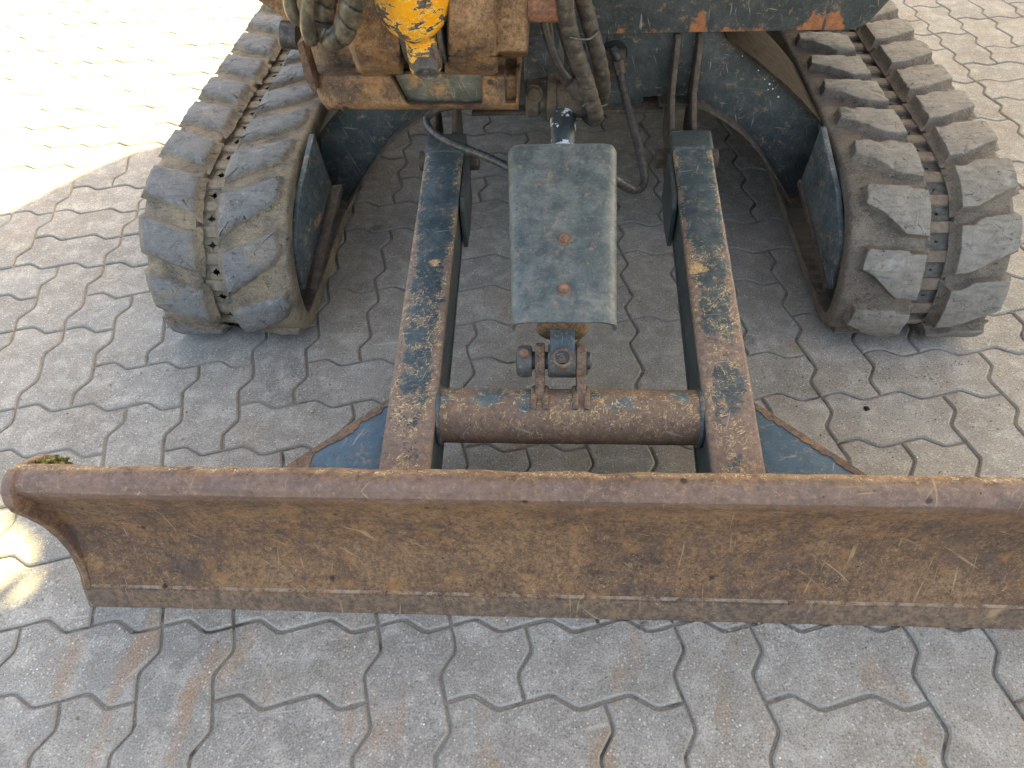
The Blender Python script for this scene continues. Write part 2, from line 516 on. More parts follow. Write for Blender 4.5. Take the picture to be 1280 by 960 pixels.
def m_rod():
    k = Mat('painted_barrel', .4)
    c = k.mix(k.rng(k.noise(40, 5, .7), .4, .6), (.018, .028, .03), (.05, .06, .058))
    w = k.rng(k.noise(38, 4, .7, vec=k.vadd(k.pos, (.4, .2, 3))), .55, .58)
    c = k.mix(w, c, (.62, .64, .66))
    k.set('Base Color', c)
    k.bump(k.noise(200, 4, .7), .0005, .6)
    return k.m


M['rod'] = m_rod()


def m_moss():
    k = Mat('mossy_rust', .9)
    c = k.mix(k.rng(k.noise(90, 5, .7), .45, .55), (.07, .06, .03), (.30, .28, .045))
    k.set('Base Color', c)
    k.bump(k.noise(150, 5, .7), .003, .9)
    return k.m


M['moss'] = m_moss()

# ------------------------------------------------------------------ objects
EMPTY_PARENT = {}


def link(name, me, mat, parent=None, sharp=38, loc=None):
    me.materials.append(M[mat] if isinstance(mat, str) else mat)
    o = bpy.data.objects.new(name, me)
    COL.objects.link(o)
    if parent is not None:
        o.parent = parent
    if loc is not None:
        o.location = loc
    if sharp is not None:
        me.shade_smooth()
        me.set_sharp_from_angle(angle=R(sharp))
    return o


class MB:
    def __init__(s):
        s.v, s.f, s.h = [], [], []

    def add(s, vs, fs, hs=None):
        o = len(s.v)
        s.v += [tuple(p) for p in vs]
        s.f += [[i + o for i in f] for f in fs]
        s.h += hs if hs else [0.0] * len(vs)
        return s

    def box(s, lo, hi, rot=None, c=None):
        vs = [Vector((x, y, z)) for x in (lo[0], hi[0]) for y in (lo[1], hi[1]) for z in (lo[2], hi[2])]
        if rot is not None:
            c = Vector(c)
            vs = [c + rot @ (p - c) for p in vs]
        return s.add(vs, [(0, 1, 3, 2), (4, 6, 7, 5), (0, 4, 5, 1), (2, 3, 7, 6), (0, 2, 6, 4), (1, 5, 7, 3)])

    def prism(s, pts, d):
        """pts: 3D polygon; d: extrusion vector"""
        n = len(pts)
        pts = [Vector(p) for p in pts]
        d = Vector(d)
        return s.add(pts + [p + d for p in pts], [tuple(range(n)), tuple(range(2 * n - 1, n - 1, -1))] +
                     [(i, (i + 1) % n, (i + 1) % n + n, i + n) for i in range(n)])

    def lathe(s, a, b, prof, seg=28):
        """revolve prof [(t, r)] about the axis a->b, t in metres from a"""
        a = Vector(a)
        ax = (Vector(b) - a).normalized()
        q = ax.orthogonal().normalized()
        w = ax.cross(q)
        vs, fs = [], []
        for t, r in prof:
            for i in range(seg):
                g = 2 * math.pi * i / seg
                vs.append(a + ax * t + (q * math.cos(g) + w * math.sin(g)) * max(r, 1e-5))
        for j in range(len(prof) - 1):
            for i in range(seg):
                k = (i + 1) % seg
                fs.append((j * seg + i, j * seg + k, (j + 1) * seg + k, (j + 1) * seg + i))
        fs.append(tuple(range(seg - 1, -1, -1)))
        n = len(prof) - 1
        fs.append(tuple(n * seg + i for i in range(seg)))
        return s.add(vs, fs)

    def cyl(s, a, b, r, seg=28, ch=.002):
        L = (Vector(b) - Vector(a)).length
        return s.lathe(a, b, [(0, r - ch), (ch, r), (L - ch, r), (L, r - ch)], seg)

    def build(s, name, mat, parent=None, bevel=0, seg=2, sharp=38, rough=0.0, rscale=30, height=False):
        me = bpy.data.meshes.new(name)
        me.from_pydata(s.v, [], s.f)
        bm = bmesh.new()
        bm.from_mesh(me)
        bmesh.ops.remove_doubles(bm, verts=bm.verts, dist=1e-6) if not height else None
        bmesh.ops.recalc_face_normals(bm, faces=bm.faces)
        if bevel:
            es = [e for e in bm.edges if len(e.link_faces) == 2 and e.calc_face_angle(0) > R(30)]
            bmesh.ops.bevel(bm, geom=es, offset=bevel, segments=seg, profile=.6, affect='EDGES', clamp_overlap=True)
        bm.to_mesh(me)
        bm.free()
        if rough:
            for v in me.vertices:
                n = noise.noise_vector(v.co * rscale)
                v.co += n * rough
        if height:
            at_ = me.attributes.new('height', 'FLOAT', 'POINT')
            for i, h in enumerate(s.h):
                at_.data[i].value = h
        return link(name, me, mat, parent, sharp)


def catmull(pts, step):
    pts = [Vector(p) for p in pts]
    P = [pts[0] * 2 - pts[1]] + pts + [pts[-1] * 2 - pts[-2]]
    out = []
    for i in range(1, len(P) - 2):
        a, b, c, d = P[i - 1:i + 3]
        n = max(2, int((c - b).length / step * 1.2))
        for j in range(n):
            t = j / n
            out.append(.5 * ((2 * b) + (c - a) * t + (2 * a - 5 * b + 4 * c - d) * t * t + (3 * b - a - 3 * c + d) * t ** 3))
    out.append(P[-2])
    # resample by arc length
    res, acc = [out[0]], 0
    for a, b in zip(out, out[1:]):
        L = (b - a).length
        while acc + L >= step:
            a = a.lerp(b, (step - acc) / L)
            L = (b - a).length
            acc = 0
            res.append(a)
        acc += L
    return res


def hose(name, pts, r, mat, parent, wrap=0, pitch=.016, seg=14, step=None, taper=None):
    step = step or (.0022 if wrap else .006)
    C = catmull(pts, step)
    T = [(C[min(i + 1, len(C) - 1)] - C[max(i - 1, 0)]).normalized() for i in range(len(C))]
    q = T[0].orthogonal().normalized()
    vs, fs, hs_ = [], [], []
    for i, c in enumerate(C):
        q = (q - T[i] * q.dot(T[i])).normalized()
        w = T[i].cross(q)
        rr = r * (taper[0] + (taper[1] - taper[0]) * i / len(C)) if taper else r
        for j in range(seg):
            g = 2 * math.pi * j / seg
            k = rr
            gv = 0.0
            if wrap:
                ph = (i * step / pitch + j / seg) % 1.0
                if ph < .13:
                    gv = math.sin(ph / .13 * math.pi)
                    k = rr * (1 - wrap * gv)
                else:
                    k = rr * (1 + .05 * math.sin((ph - .16) / .84 * math.pi))
            k *= 1 + .03 * noise.noise(c * 60)
            vs.append(c + (q * math.cos(g) + w * math.sin(g)) * k)
            hs_.append(gv)
    n = len(C)
    for i in range(n - 1):
        for j in range(seg):
            k = (j + 1) % seg
            fs.append((i * seg + j, i * seg + k, (i + 1) * seg + k, (i + 1) * seg + j))
    fs += [tuple(range(seg - 1, -1, -1)), tuple((n - 1) * seg + j for j in range(seg))]
    return MB().add(vs, fs, hs_).build(name, mat, parent, sharp=50, height=True)


def tag(o, label=None, cat=None, group=None, kind=None):
    if label:
        o['label'] = label
    if cat:
        o['category'] = cat
    if group:
        o['group'] = group
    if kind:
        o['kind'] = kind
    return o


def bolt(loc, axis, r, h, parent, name='bolt', mat='bolt', washer=True):
    a = Vector(loc)
    ax = Vector(axis).normalized()
    b = MB()
    if washer:
        b.lathe(a, a + ax, [(0, r * 1.45), (r * .22, r * 1.45), (r * .3, r * 1.35)], 20)
    t0 = r * .3
    b.lathe(a, a + ax, [(t0, r * 1.1), (h * .85, r * 1.1), (h, r * .92)], 6)
    b.lathe(a, a + ax, [(h * .99, r * .9), (h + r * .12, r * .8), (h + r * .16, r * .45)], 16)
    return b.build(name, mat, parent, sharp=30)


# ================================================================== THE GROUND
g = MB().box((-60, -60, -.2), (60, 60, -.0048)).build('ground', 'sand', None, sharp=None)
tag(g, kind='structure')

CELL = .1125
GAP = .0030
AMP = .0096
paving = bpy.data.objects.new('paving', None)
COL.objects.link(paving)
paving['kind'] = 'structure'
paving.location = (0.005829, 0.305809, 0)
paving.rotation_euler = (0, 0, R(1.685))

# shape of one cell edge (t along, offset to the left of the travel direction)
EDGE = [(0, 0), (.16, .55), (.30, .98), (.37, .92), (.63, -.92), (.70, -.98), (.84, -.55)]


def paver_outline(w, h):
    """outline counter-clockwise of w x h cells; every lattice edge carries the same wave.
    edges along +x: offset +y ; edges along +y: offset -x (all edges described in their + direction)"""
    pts = []
    def edge(p, d, fwd):
        n = Vector((-d[1], d[0]))
        d = Vector(d)
        seq = EDGE if fwd else [(1 - t, -a) for t, a in EDGE]
        if fwd:
            for t, a in seq:
                pts.append(Vector(p) + d * t * CELL + n * a * AMP)
        else:
            # traverse from far end to near end of the + edge starting at p
            for t, a in [(1.0, 0)] + [(t, a) for t, a in reversed(EDGE[1:])]:
                pts.append(Vector(p) + d * t * CELL + n * a * AMP)
    for i in range(w):
        edge((i * CELL, 0), (1, 0), True)
    for j in range(h):
        edge((w * CELL, j * CELL), (0, 1), True)
    for i in reversed(range(w)):
        edge((i * CELL, h * CELL), (1, 0), False)
    for j in reversed(range(h)):
        edge((0, j * CELL), (0, 1), False)
    return pts


def inset(pts, d):
    n = len(pts)
    out = []
    for i in range(n):
        a, b, c = pts[i - 1], pts[i], pts[(i + 1) % n]
        e1, e2 = (b - a).normalized(), (c - b).normalized()
        n1, n2 = Vector((-e1.y, e1.x)), Vector((-e2.y, e2.x))
        k = (n1 + n2)
        k = k / max(.5, k.dot(n1)) if k.length > 1e-6 else n1
        out.append(b + k * d)
    return out


def paver_mesh(w, h, seed):
    rnd = random.Random(seed)
    o0 = inset(paver_outline(w, h), GAP / 2)
    o0 = [p + Vector((rnd.uniform(-1, 1), rnd.uniform(-1, 1))) * .0007 for p in o0]
    o1 = inset(o0, .0007)
    o2 = inset(o0, .0036)
    c = Vector((w * CELL / 2, h * CELL / 2))
    n = len(o0)
    vs = [(p.x - c.x, p.y - c.y, z) for o, z in ((o0, -.03), (o1, -.0030), (o2, 0)) for p in o]
    fs = []
    for l in range(2):
        for i in range(n):
            k = (i + 1) % n
            fs.append((l * n + i, l * n + k, (l + 1) * n + k, (l + 1) * n + i))
    fs.append(tuple(2 * n + i for i in range(n)))
    me = bpy.data.meshes.new('paver')
    me.from_pydata(vs, [], fs)
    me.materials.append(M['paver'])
    me.shade_smooth()
    me.set_sharp_from_angle(angle=R(25))
    return me


PM = {(w, h): [paver_mesh(w, h, s * 7 + w) for s in range(3)] for w, h in ((2, 1), (1, 2), (1, 1))}
C0, C1, R0, R1 = -34, 46, -28, 44
used = {}
bricks = []


def lay(c, r, w, h):
    cells = [(c + i, r + j) for i in range(w) for j in range(h)]
    if any(k in used for k in cells) or any(not (C0 <= a < C1 and R0 <= b < R1) for a, b in cells):
        return False
    for k in cells:
        used[k] = 1
    bricks.append((c, r, w, h))
    return True


HS = [(2, -4), (2, -5), (6, -4), (5, -5), (9, -4), (9, -5), (-1, -4), (-2, -5), (13, -4), (12, -5), (2, -3), (5, -3), (-2, -3), (9, -3), (12, -3),
      (-3, 0), (1, 0), (0, -1), (-3, -1), (-2, 1), (2, 1), (-1, 2), (-3, 4), (-5, 5), (-5, 6), (-5, 7), (-6, 4), (11, 0), (12, 1), (9, 1), (13, 2),
      (8, -1), (15, 1), (15, 0), (14, 3), (5, 1), (5, 2), (6, 4), (6, 5), (4, 6), (4, 8), (7, 9), (-8, 7), (-8, 8), (-7, 10), (-7, 9)]
VS = [(1, -5), (4, -5), (8, -5), (11, -5), (-3, -5), (0, -3), (1, -3), (7, -3), (8, -3), (4, -3), (-1, -1), (0, 0), (-3, 1), (1, 1), (-2, 2),
      (2, 2), (-4, 3), (-6, 5), (10, -1), (11, -2), (12, -2), (13, -1), (11, 1), (14, 0), (12, 2), (4, 1), (7, 1), (-7, 7), (-6, 7)]
SS = [(5, -4), (-2, -4), (7, -5), (0, -5), (12, -4), (14, -5), (-3, 3)]
for c, r in VS:
    lay(c, r, 1, 2)
for c, r in HS:
    lay(c, r, 2, 1)
for c, r in SS:
    lay(c, r, 1, 1)
rp = random.Random(11)
for r in range(R0, R1):
    for c in range(C0, C1):
        if (c, r) in used:
            continue
        k = (c - r + (r // 5)) % 4
        first, second = ((2, 1), (1, 2)) if (k in (0, 1)) != (rp.random() < .06) else ((1, 2), (2, 1))
        lay(c, r, *first) or lay(c, r, *second) or lay(c, r, 1, 1)


def seen_size(c, r, w, h):
    p = paving.matrix_basis @ Vector(((c + w / 2) * CELL, (r + h / 2) * CELL, 0))
    d = p - CAM_P
    z = d.dot(CAM_F)
    if z < .2:
        return 0
    u = 640 + 910.8 * d.dot(CAM_R) / z
    v = 480 - 910.8 * d.dot(CAM_U) / z
    mg = 70
    if -mg < u < 1280 + mg and -mg * .4 < v < 960 + mg:
        return w * h / z / z
    return 0


order = sorted(bricks, key=lambda b: -seen_size(*b))
rb = random.Random(5)
rest = MB()
for i, (c, r, w, h) in enumerate(order):
    me = rb.choice(PM[(w, h)])
    loc = Vector(((c + w / 2) * CELL, (r + h / 2) * CELL, rb.uniform(-.0008, .0006)))
    rx, ry, rz = rb.gauss(0, .0035), rb.gauss(0, .0035), rb.gauss(0, .003)
    if i < 298 and seen_size(c, r, w, h) > 0:
        o = bpy.data.objects.new('paver', me)
        COL.objects.link(o)
        o.parent = paving
        o.location = loc
        o.rotation_euler = (rx, ry, rz)
    else:
        mt = Matrix.Translation(loc) @ Matrix.Rotation(rz, 4, 'Z') @ Matrix.Rotation(rx, 4, 'X')
        rest.add([mt @ v.co for v in me.vertices], [list(p.vertices) for p in me.polygons])
me = bpy.data.meshes.new('outer_pavers')
me.from_pydata(rest.v, [], rest.f)
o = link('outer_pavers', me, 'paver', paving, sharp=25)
o['kind'] = 'stuff'

# ================================================================== THE EXCAVATOR
CX = .755
ex = bpy.data.objects.new('excavator', None)
COL.objects.link(ex)
ex.location = (0, 0, 0)
tag(ex, 'worn mini excavator with rusty dozer blade and two rubber tracks standing on the paving', 'excavator')

# ------------------------------------------------------------------ dozer blade
blade = bpy.data.objects.new('dozer_blade', None)
COL.objects.link(blade)
blade.parent = ex
BX0, BX1 = .010, 1.502
face = [(.0, .000), (.0065, .018), (.0120, .0345), (.0126, .0358), (.0192, .0374), (.0290, .058), (.040, .083), (.0505, .116), (.0565, .150), (.0555, .185),
        (.050, .215), (.041, .244), (.0345, .262), (.0335, .272), (.038, .281), (.047, .2865), (.060, .2875), (.070, .284), (.0765, .278)]
back = [(.072, .272), (.060, .274), (.050, .270), (.047, .262), (.053, .245), (.062, .215), (.068, .185), (.069, .150), (.063, .116), (.052, .083), (.040, .05), (.030, .02), (.024, .0)]
prof = face + back


def blade_mesh():
    nx = 150
    vs, fs = [], []
    n = len(prof)
    rr = random.Random(3)
    for i in range(nx + 1):
        x = BX0 + (BX1 - BX0) * i / nx
        for j, (y, z) in enumerate(prof):
            p = Vector((x, y, z))
            if z > .25:
                dz = .0016 * noise.noise(Vector((x * 9, 0, 3))) + .0012 * noise.noise(Vector((x * 45, 1, 3)))
                if j in (15, 16, 17, 18, 19, 20):
                    # worn, notched lip
                    dz += -.0050 * max(0, noise.noise(Vector((x * 13, 4, 1)))) -.0016 * noise.noise(Vector((x * 60, 8, 1))) - .0045 * math.exp(-((x - .69) / .02) ** 2) - .003 * math.exp(-((x - .80) / .025) ** 2)
                p.z += dz
                p.y += .0012 * noise.noise(Vector((x * 12, z * 20, 7)))
            elif z > .045:
                p.y += .0022 * noise.noise(Vector((x * 5, 0, z * 11)))
            if j < 4:
                p.y += .0012 * noise.noise(Vector((x * 14, 2, z * 30)))
            vs.append(p)
    for i in range(nx):
        for j in range(n):
            k = (j + 1) % n
            fs.append((i * n + j, i * n + k, (i + 1) * n + k, (i + 1) * n + j))
    fs += [tuple(range(n)), tuple(nx * n + j for j in reversed(range(n)))]
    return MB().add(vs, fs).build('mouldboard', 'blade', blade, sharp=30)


blade_mesh()
side = [(-.001, .0), (.004, .010), (.013, .036), (.025, .055), (.033, .080), (.038, .106), (.040, .140), (.037, .176), (.029, .212), (.020, .244), (.020, .263), (.028, .280), (.043, .290),
        (.060, .290), (.084, .275), (.109, .256), (.121, .236), (.116, .212), (.100, .190), (.088, .15), (.080, .10), (.066, .05), (.055, .0)]


def side_plate(x0, x1):
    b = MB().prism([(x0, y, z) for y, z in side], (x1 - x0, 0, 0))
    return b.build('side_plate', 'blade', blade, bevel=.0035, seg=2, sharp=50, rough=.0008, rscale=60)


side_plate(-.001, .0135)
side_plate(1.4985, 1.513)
# mossy dirt caught behind the left end of the rolled top
mp = MB()
rr = random.Random(2)
for i in range(60):
    p = Vector((.016 + rr.random() ** 2 * .02, .085 + rr.random() * .030, 0))
    p.z = .272 - (p.y - .085) * 1.0 - rr.random() * .022
    s_ = .003 + rr.random() * .004
    mp.lathe(p - Vector((0, 0, s_)), p + Vector((0, 0, s_)), [(0, s_ * .3), (s_ * .5, s_), (s_ * 1.3, s_ * .8), (s_ * 1.8, s_ * .2)], 6)
o = mp.build('moss', 'moss', blade)
o['kind'] = 'stuff'
# backing behind the rolled top (closes the roll against the side plates)
MB().prism([(.0125, .078, .272), (.0125, .108, .250), (.0125, .112, .225), (.0125, .098, .225), (.0125, .094, .245), (.0125, .070, .262)], (.012, 0, 0)).build('end_gusset', 'moss', blade, bevel=.002)

# ------------------------------------------------------------------ lift arms
arms = bpy.data.objects.new('blade_frame', None)
COL.objects.link(arms)
arms.parent = ex
SL = math.atan((.338 - .224) / (.80 - .11))


def arm(xc, sgn):
    """sgn=+1: right arm (inner side towards -x)"""
    y0, y1 = .066, .822
    z = lambda y: .224 + (y - .11) * math.tan(SL)
    hw = .0365
    a = bpy.data.objects.new('lift_arm', None)
    COL.objects.link(a)
    a.parent = arms
    # top and bottom walls proud of the side walls by 2 mm
    top = MB()
    n = 40
    vs, fs = [], []
    for i in range(n + 1):
        y = y0 + (y1 - y0) * i / n
        w = hw * (1.0 + .0)
        prof_ = [(-w, -.012), (-w, -.005), (-w + .0018, -.0015), (-w + .006, 0), (0, .0006), (w - .006, 0), (w - .0018, -.0015), (w, -.005), (w, -.012)]
        for px, pz in prof_:
            vs.append((xc + px + .0006 * noise.noise(Vector((y * 30, px * 50, xc))), y, z(y) + pz + .0006 * noise.noise(Vector((y * 25, px * 60, 2)))))
    m_ = 9
    for i in range(n):
        for j in range(m_ - 1):
            fs.append((i * m_ + j, i * m_ + j + 1, (i + 1) * m_ + j + 1, (i + 1) * m_ + j))
        fs.append((i * m_ + m_ - 1, i * m_, (i + 1) * m_, (i + 1) * m_ + m_ - 1))
    fs += [tuple(range(m_)), tuple(n * m_ + j for j in reversed(range(m_)))]
    top.add(vs, fs).build('top_wall', 'arm', a, sharp=50)
    for s in (-1, 1):
        xa = xc + s * (hw - .0022)
        xb = xc + s * (hw - .009)
        pts = [(xa, y0, z(y0) - .012), (xa, y1, z(y1) - .012), (xa, y1, z(y1) - .088), (xa, y0, z(y0) - .108)]
        MB().prism(pts, (xb - xa, 0, 0)).build('side_wall', 'arm_side', a, sharp=None)
    pts = [(xc - hw, y0, z(y0) - .108), (xc - hw, y1, z(y1) - .088), (xc - hw, y1, z(y1) - .096), (xc - hw, y0, z(y0) - .116)]
    MB().prism(pts, (2 * hw, 0, 0)).build('bottom_wall', 'arm_side', a, bevel=.001)
    # pivot end: collar and cheek
    rot = Matrix.Rotation(SL, 3, 'X')
    c = Vector((xc, .80, z(.80) - .05))
    MB().box((xc - .0400, .782, c.z - .052), (xc + .0400, .838, c.z + .053), rot, c).build('end_cap', 'arm_side', a, bevel=.009, seg=3, rough=.0008)
    xi = xc - sgn * (hw + .001)
    MB().prism([(xi, .645, z(.645) - .02), (xi, .66, z(.66) - .006), (xi, .775, z(.775) - .006), (xi, .775, z(.775) - .10), (xi, .70, z(.70) - .115), (xi, .645, z(.645) - .105)],
               (-sgn * .009, 0, 0)).build('cheek_plate', 'arm_side', a, bevel=.003)
    MB().cyl((xc - .060, .825, c.z - .002), (xc + .060, .825, c.z - .002), .019).build('pivot_pin', 'mud', a)
    # gusset between arm and blade, lying flat
    xo = xc + sgn * (hw + .001)
    pts = [(xo, .072, .196), (xo, .262, .196), (xo + sgn * .006, .262, .196), (xo + sgn * .190, .078, .196), (xo + sgn * .190, .072, .196)]
    MB().prism(pts, (0, 0, .010)).build('gusset_plate', 'gusset', a, bevel=.0015)
    # rusted rim of the gusset
    d = (Vector((xo + sgn * .190, .078, 0)) - Vector((xo + sgn * .006, .262, 0))).normalized()
    p0 = Vector((xo + sgn * .006, .262, .1975))
    nrm = Vector((sgn * .707, .707, 0))
    vs, fs = [], []
    n = 50
    L = .259
    for i in range(n + 1):
        p = p0 + d * (L * i / n)
        wdt = .010 + .007 * noise.noise(Vector((i * .35, xc, 0))) + .003 * noise.noise(Vector((i * 1.3, xc, 5)))
        if sgn < 0:
            wdt += .022 * max(0, math.sin(i / n * 9 + 1.2)) * (i / n)
        vs += [p + nrm * .0015, p + nrm * .0015 + Vector((0, 0, .0095)), p - nrm * wdt + Vector((0, 0, .0095)), p - nrm * wdt]
    for i in range(n):
        for j in range(4):
            k = (j + 1) % 4
            fs.append((i * 4 + j, i * 4 + k, (i + 1) * 4 + k, (i + 1) * 4 + j))
    fs += [(0, 1, 2, 3), (n * 4 + 3, n * 4 + 2, n * 4 + 1, n * 4)]
    MB().add(vs, fs).build('rusty_rim', 'rust', a, sharp=40)


arm(.52, -1)
arm(.99, 1)
# weld bead rows along the front of the arms and tube ends


def torus_bead(c, axis, rad, r, name, parent, mat='rust'):
    ax = Vector(axis).normalized()
    q = ax.orthogonal().normalized()
    w = ax.cross(q)
    vs, fs = [], []
    n, k = 56, 8
    for i in range(n):
        g = 2 * math.pi * i / n
        d = q * math.cos(g) + w * math.sin(g)
        rr_ = r * (1 + .18 * math.sin(i * 2.4))
        for j in range(k):
            h = 2 * math.pi * j / k
            vs.append(Vector(c) + d * (rad + rr_ * math.cos(h)) + ax * rr_ * math.sin(h))
    for i in range(n):
        for j in range(k):
            a, b = (i + 1) % n, (j + 1) % k
            fs.append((i * k + j, a * k + j, a * k + b, i * k + b))
    return MB().add(vs, fs).build(name, mat, parent)


TY, TZ, TR = .236, .197, .0425
cr = bpy.data.objects.new('cross_tube', None)
COL.objects.link(cr)
cr.parent = arms
b = MB()
nseg, nx = 48, 60
vs, fs = [], []
for i in range(nx + 1):
    x = .5560 + (.9535 - .5560) * i / nx
    for j in range(nseg):
        g_ = 2 * math.pi * j / nseg
        r_ = TR + .0007 * noise.noise(Vector((x * 25, math.cos(g_) * 2, math.sin(g_) * 2)))
        vs.append((x, TY + r_ * math.cos(g_), TZ + r_ * math.sin(g_)))
for i in range(nx):
    for j in range(nseg):
        k = (j + 1) % nseg
        fs.append((i * nseg + j, i * nseg + k, (i + 1) * nseg + k, (i + 1) * nseg + j))
MB().add(vs, fs).build('tube', 'tube', cr, sharp=60)
torus_bead((.5575, TY, TZ), (1, 0, 0), TR, .0045, 'weld_bead', cr, 'plate')
torus_bead((.9520, TY, TZ), (1, 0, 0), TR, .0045, 'weld_bead', cr, 'plate')

# ------------------------------------------------------------------ blade cylinder with its clevis
cyl = bpy.data.objects.new('blade_cylinder', None)
COL.objects.link(cyl)
cyl.parent = ex
PIN = Vector((.745, .29, .265))
AX = Vector((0, .888, .46)).normalized()
NM = Vector((0, -AX.z, AX.y))
for xc in (.7115, .7735):
    pts = []
    for i in range(13):
        g_ = -.35 + (math.pi + .7) * i / 12
        pts.append((xc - .007, PIN.y + .027 * math.cos(g_), PIN.z + .027 * math.sin(g_)))
    pts += [(xc - .007, TY - .018, TZ + TR * .84), (xc - .007, TY + .037, TZ + TR * .35)]
    o = MB().prism(pts, (.014, 0, 0)).build('clevis_leaf', 'rust', cyl, bevel=.0018, rough=.0006, rscale=80)
    # weld fillet at the foot
    f_ = MB()
    for s in (-1, 1):
        pp = []
        for i in range(14):
            t = i / 13
            yy = TY - .019 + .056 * t
            zz = TZ + math.sqrt(max(0, TR ** 2 - (yy - TY) ** 2))
            pp.append(Vector((xc + s * .0085, yy, zz + .001)))
        for a_, b_ in zip(pp, pp[1:]):
            f_.lathe(a_, b_, [(0, .0045), ((b_ - a_).length, .0052)], 8)
    f_.build('weld_bead', 'rust', cyl, sharp=50)
MB().cyl(PIN + Vector((-.052, 0, 0)), PIN + Vector((.044, 0, 0)), .0135).build('clevis_pin', 'steel', cyl)
# pin head with its retaining bolt, left of the clevis
hd = MB()
hd.lathe(PIN + Vector((-.046, 0, -.002)), PIN + Vector((-.070, 0, -.002)), [(0, .023), (.004, .0245), (.017, .0245), (.022, .021), (.0235, .016)], 30)
hd.build('pin_head', 'steel', cyl)
bolt(PIN + Vector((-.057, -.008, .020)), (0, -.25, 1), .0066, .008, cyl, 'retaining_bolt', 'bolt', washer=False)
# eye of the cylinder between the leaves
e_ = MB()
e_.lathe(PIN + Vector((-.0215, 0, 0)), PIN + Vector((.0215, 0, 0)), [(0, .024), (.003, .026), (.040, .026), (.043, .024)], 30)
e_.build('eye_boss', 'steel', cyl)
rotc = Matrix(((1, 0, 0), (0, AX.y, NM.y), (0, AX.z, NM.z)))


def loc_box(x0, x1, t0, t1, n0, n1):
    vs = [PIN + Vector((x, 0, 0)) + AX * t + NM * n for x in (x0, x1) for t in (t0, t1) for n in (n0, n1)]
    return MB().add(vs, [(0, 1, 3, 2), (4, 6, 7, 5), (0, 4, 5, 1), (2, 3, 7, 6), (0, 2, 6, 4), (1, 5, 7, 3)])


loc_box(-.0185, .0185, -.012, .062, -.016, .026).build('rod_end', 'plate', cyl, bevel=.004, rough=.0006)
# grease port facing up: a ring with a nipple in it
G = PIN + AX * -.004 + NM * .020
gp = MB()
gp.lathe(G, G + NM, [(0, .0155), (.008, .0155), (.010, .0140), (.0102, .0108), (.004, .0104), (.0035, .002)], 28)
gp.build('grease_port', 'rust', cyl, sharp=35)
MB().lathe(G + NM * .0015, G + NM, [(0, .0100), (.0035, .0098), (.0036, .004)], 20).build('port_floor', 'black', cyl)
MB().lathe(G + NM * .0046, G + NM, [(0, .0048), (.003, .0048), (.0035, .003), (.006, .0022), (.0072, .0030), (.009, .0016)], 12).build('grease_nipple', 'rust', cyl)
# gland collar, barrel, upper rod
c_ = MB().lathe(PIN + AX * .040, PIN + AX, [(0, .029), (.003, .036), (.010, .0405), (.020, .0395), (.026, .034), (.030, .030)], 36)
c_.build('gland_collar', 'cast', cyl, rough=.0008, rscale=60)
MB().lathe(PIN + AX * .066, PIN + AX, [(0, .035), (.25, .035)], 36).build('barrel', 'plate', cyl)
MB().lathe(PIN + AX * .30, PIN + AX, [(0, .0195), (.075, .0195), (.078, .0215), (.125, .0215), (.128, .0205), (.150, .0205)], 32).build('rod', 'rod', cyl)
MB().lathe(PIN + AX * .322, PIN + AX, [(0, .0202), (.026, .0202)], 32).build('chrome_band', 'chrome', cyl)


# cover over the cylinder
def cover():
    t0, t1 = .038, .330
    cs = [(-.0838, -.036), (-.0842, -.027), (-.0836, -.019), (-.0812, -.0125), (-.0765, -.0070), (-.0700, -.0030), (-.0620, -.0006), (-.03, .0006), (0, .0010)]
    cs = cs + [(-x, n) for x, n in reversed(cs[:-1])]
    th = .0055
    out, inn = [], []
    for x, n in cs:
        out.append((x, n))
    nx_ = len(cs)
    for x, n in cs:
        k = 1 - th / .0842
        inn.append((x * k, n - (th if abs(x) < .072 else (0 if n < -.03 else th * .55))))
    vs, fs = [], []
    nt = 50
    for i in range(nt + 1):
        t = t0 + (t1 - t0) * i / nt
        for L_, pts in enumerate((out, inn)):
            for j, (x, n) in enumerate(pts):
                tt = t
                if i == 0:
                    tt += .0010 * noise.noise(Vector((x * 60, 0, 0)))
                if i == nt:
                    tt += .0016 * noise.noise(Vector((x * 50, 4, 0))) - .004 * (abs(x) > .078)
                nn = n + .067 + .0009 * noise.noise(Vector((x * 18, t * 18, 3)))
                wf = .922 + .100 * (i / nt)
                vs.append(PIN + Vector((x * wf + .002 - .004 * (i / nt), 0, 0)) + AX * tt + NM * nn)
    m_ = 2 * nx_
    for i in range(nt):
        for L_ in range(2):
            for j in range(nx_ - 1):
                a = i * m_ + L_ * nx_ + j
                fs.append((a, a + 1, a + 1 + m_, a + m_))
        for j in (0, nx_ - 1):
            a = i * m_ + j
            fs.append((a, a + nx_, a + nx_ + m_, a + m_))
    for i in (0, nt):
        for j in range(nx_ - 1):
            a = i * m_ + j
            fs.append((a, a + 1, a + 1 + nx_, a + nx_))
    return MB().add(vs, fs).build('cylinder_cover', 'cover', cyl, sharp=40)


cover()
for t in (.088, .168):
    bolt(PIN + AX * t + NM * .0680 + Vector((.001, 0, 0)), NM, .0070, .0080, cyl, 'cover_bolt', 'bolt')
    MB().cyl(PIN + AX * t + NM * .034, PIN + AX * t + NM * .0665, .007).build('cover_stud', 'steel', cyl)

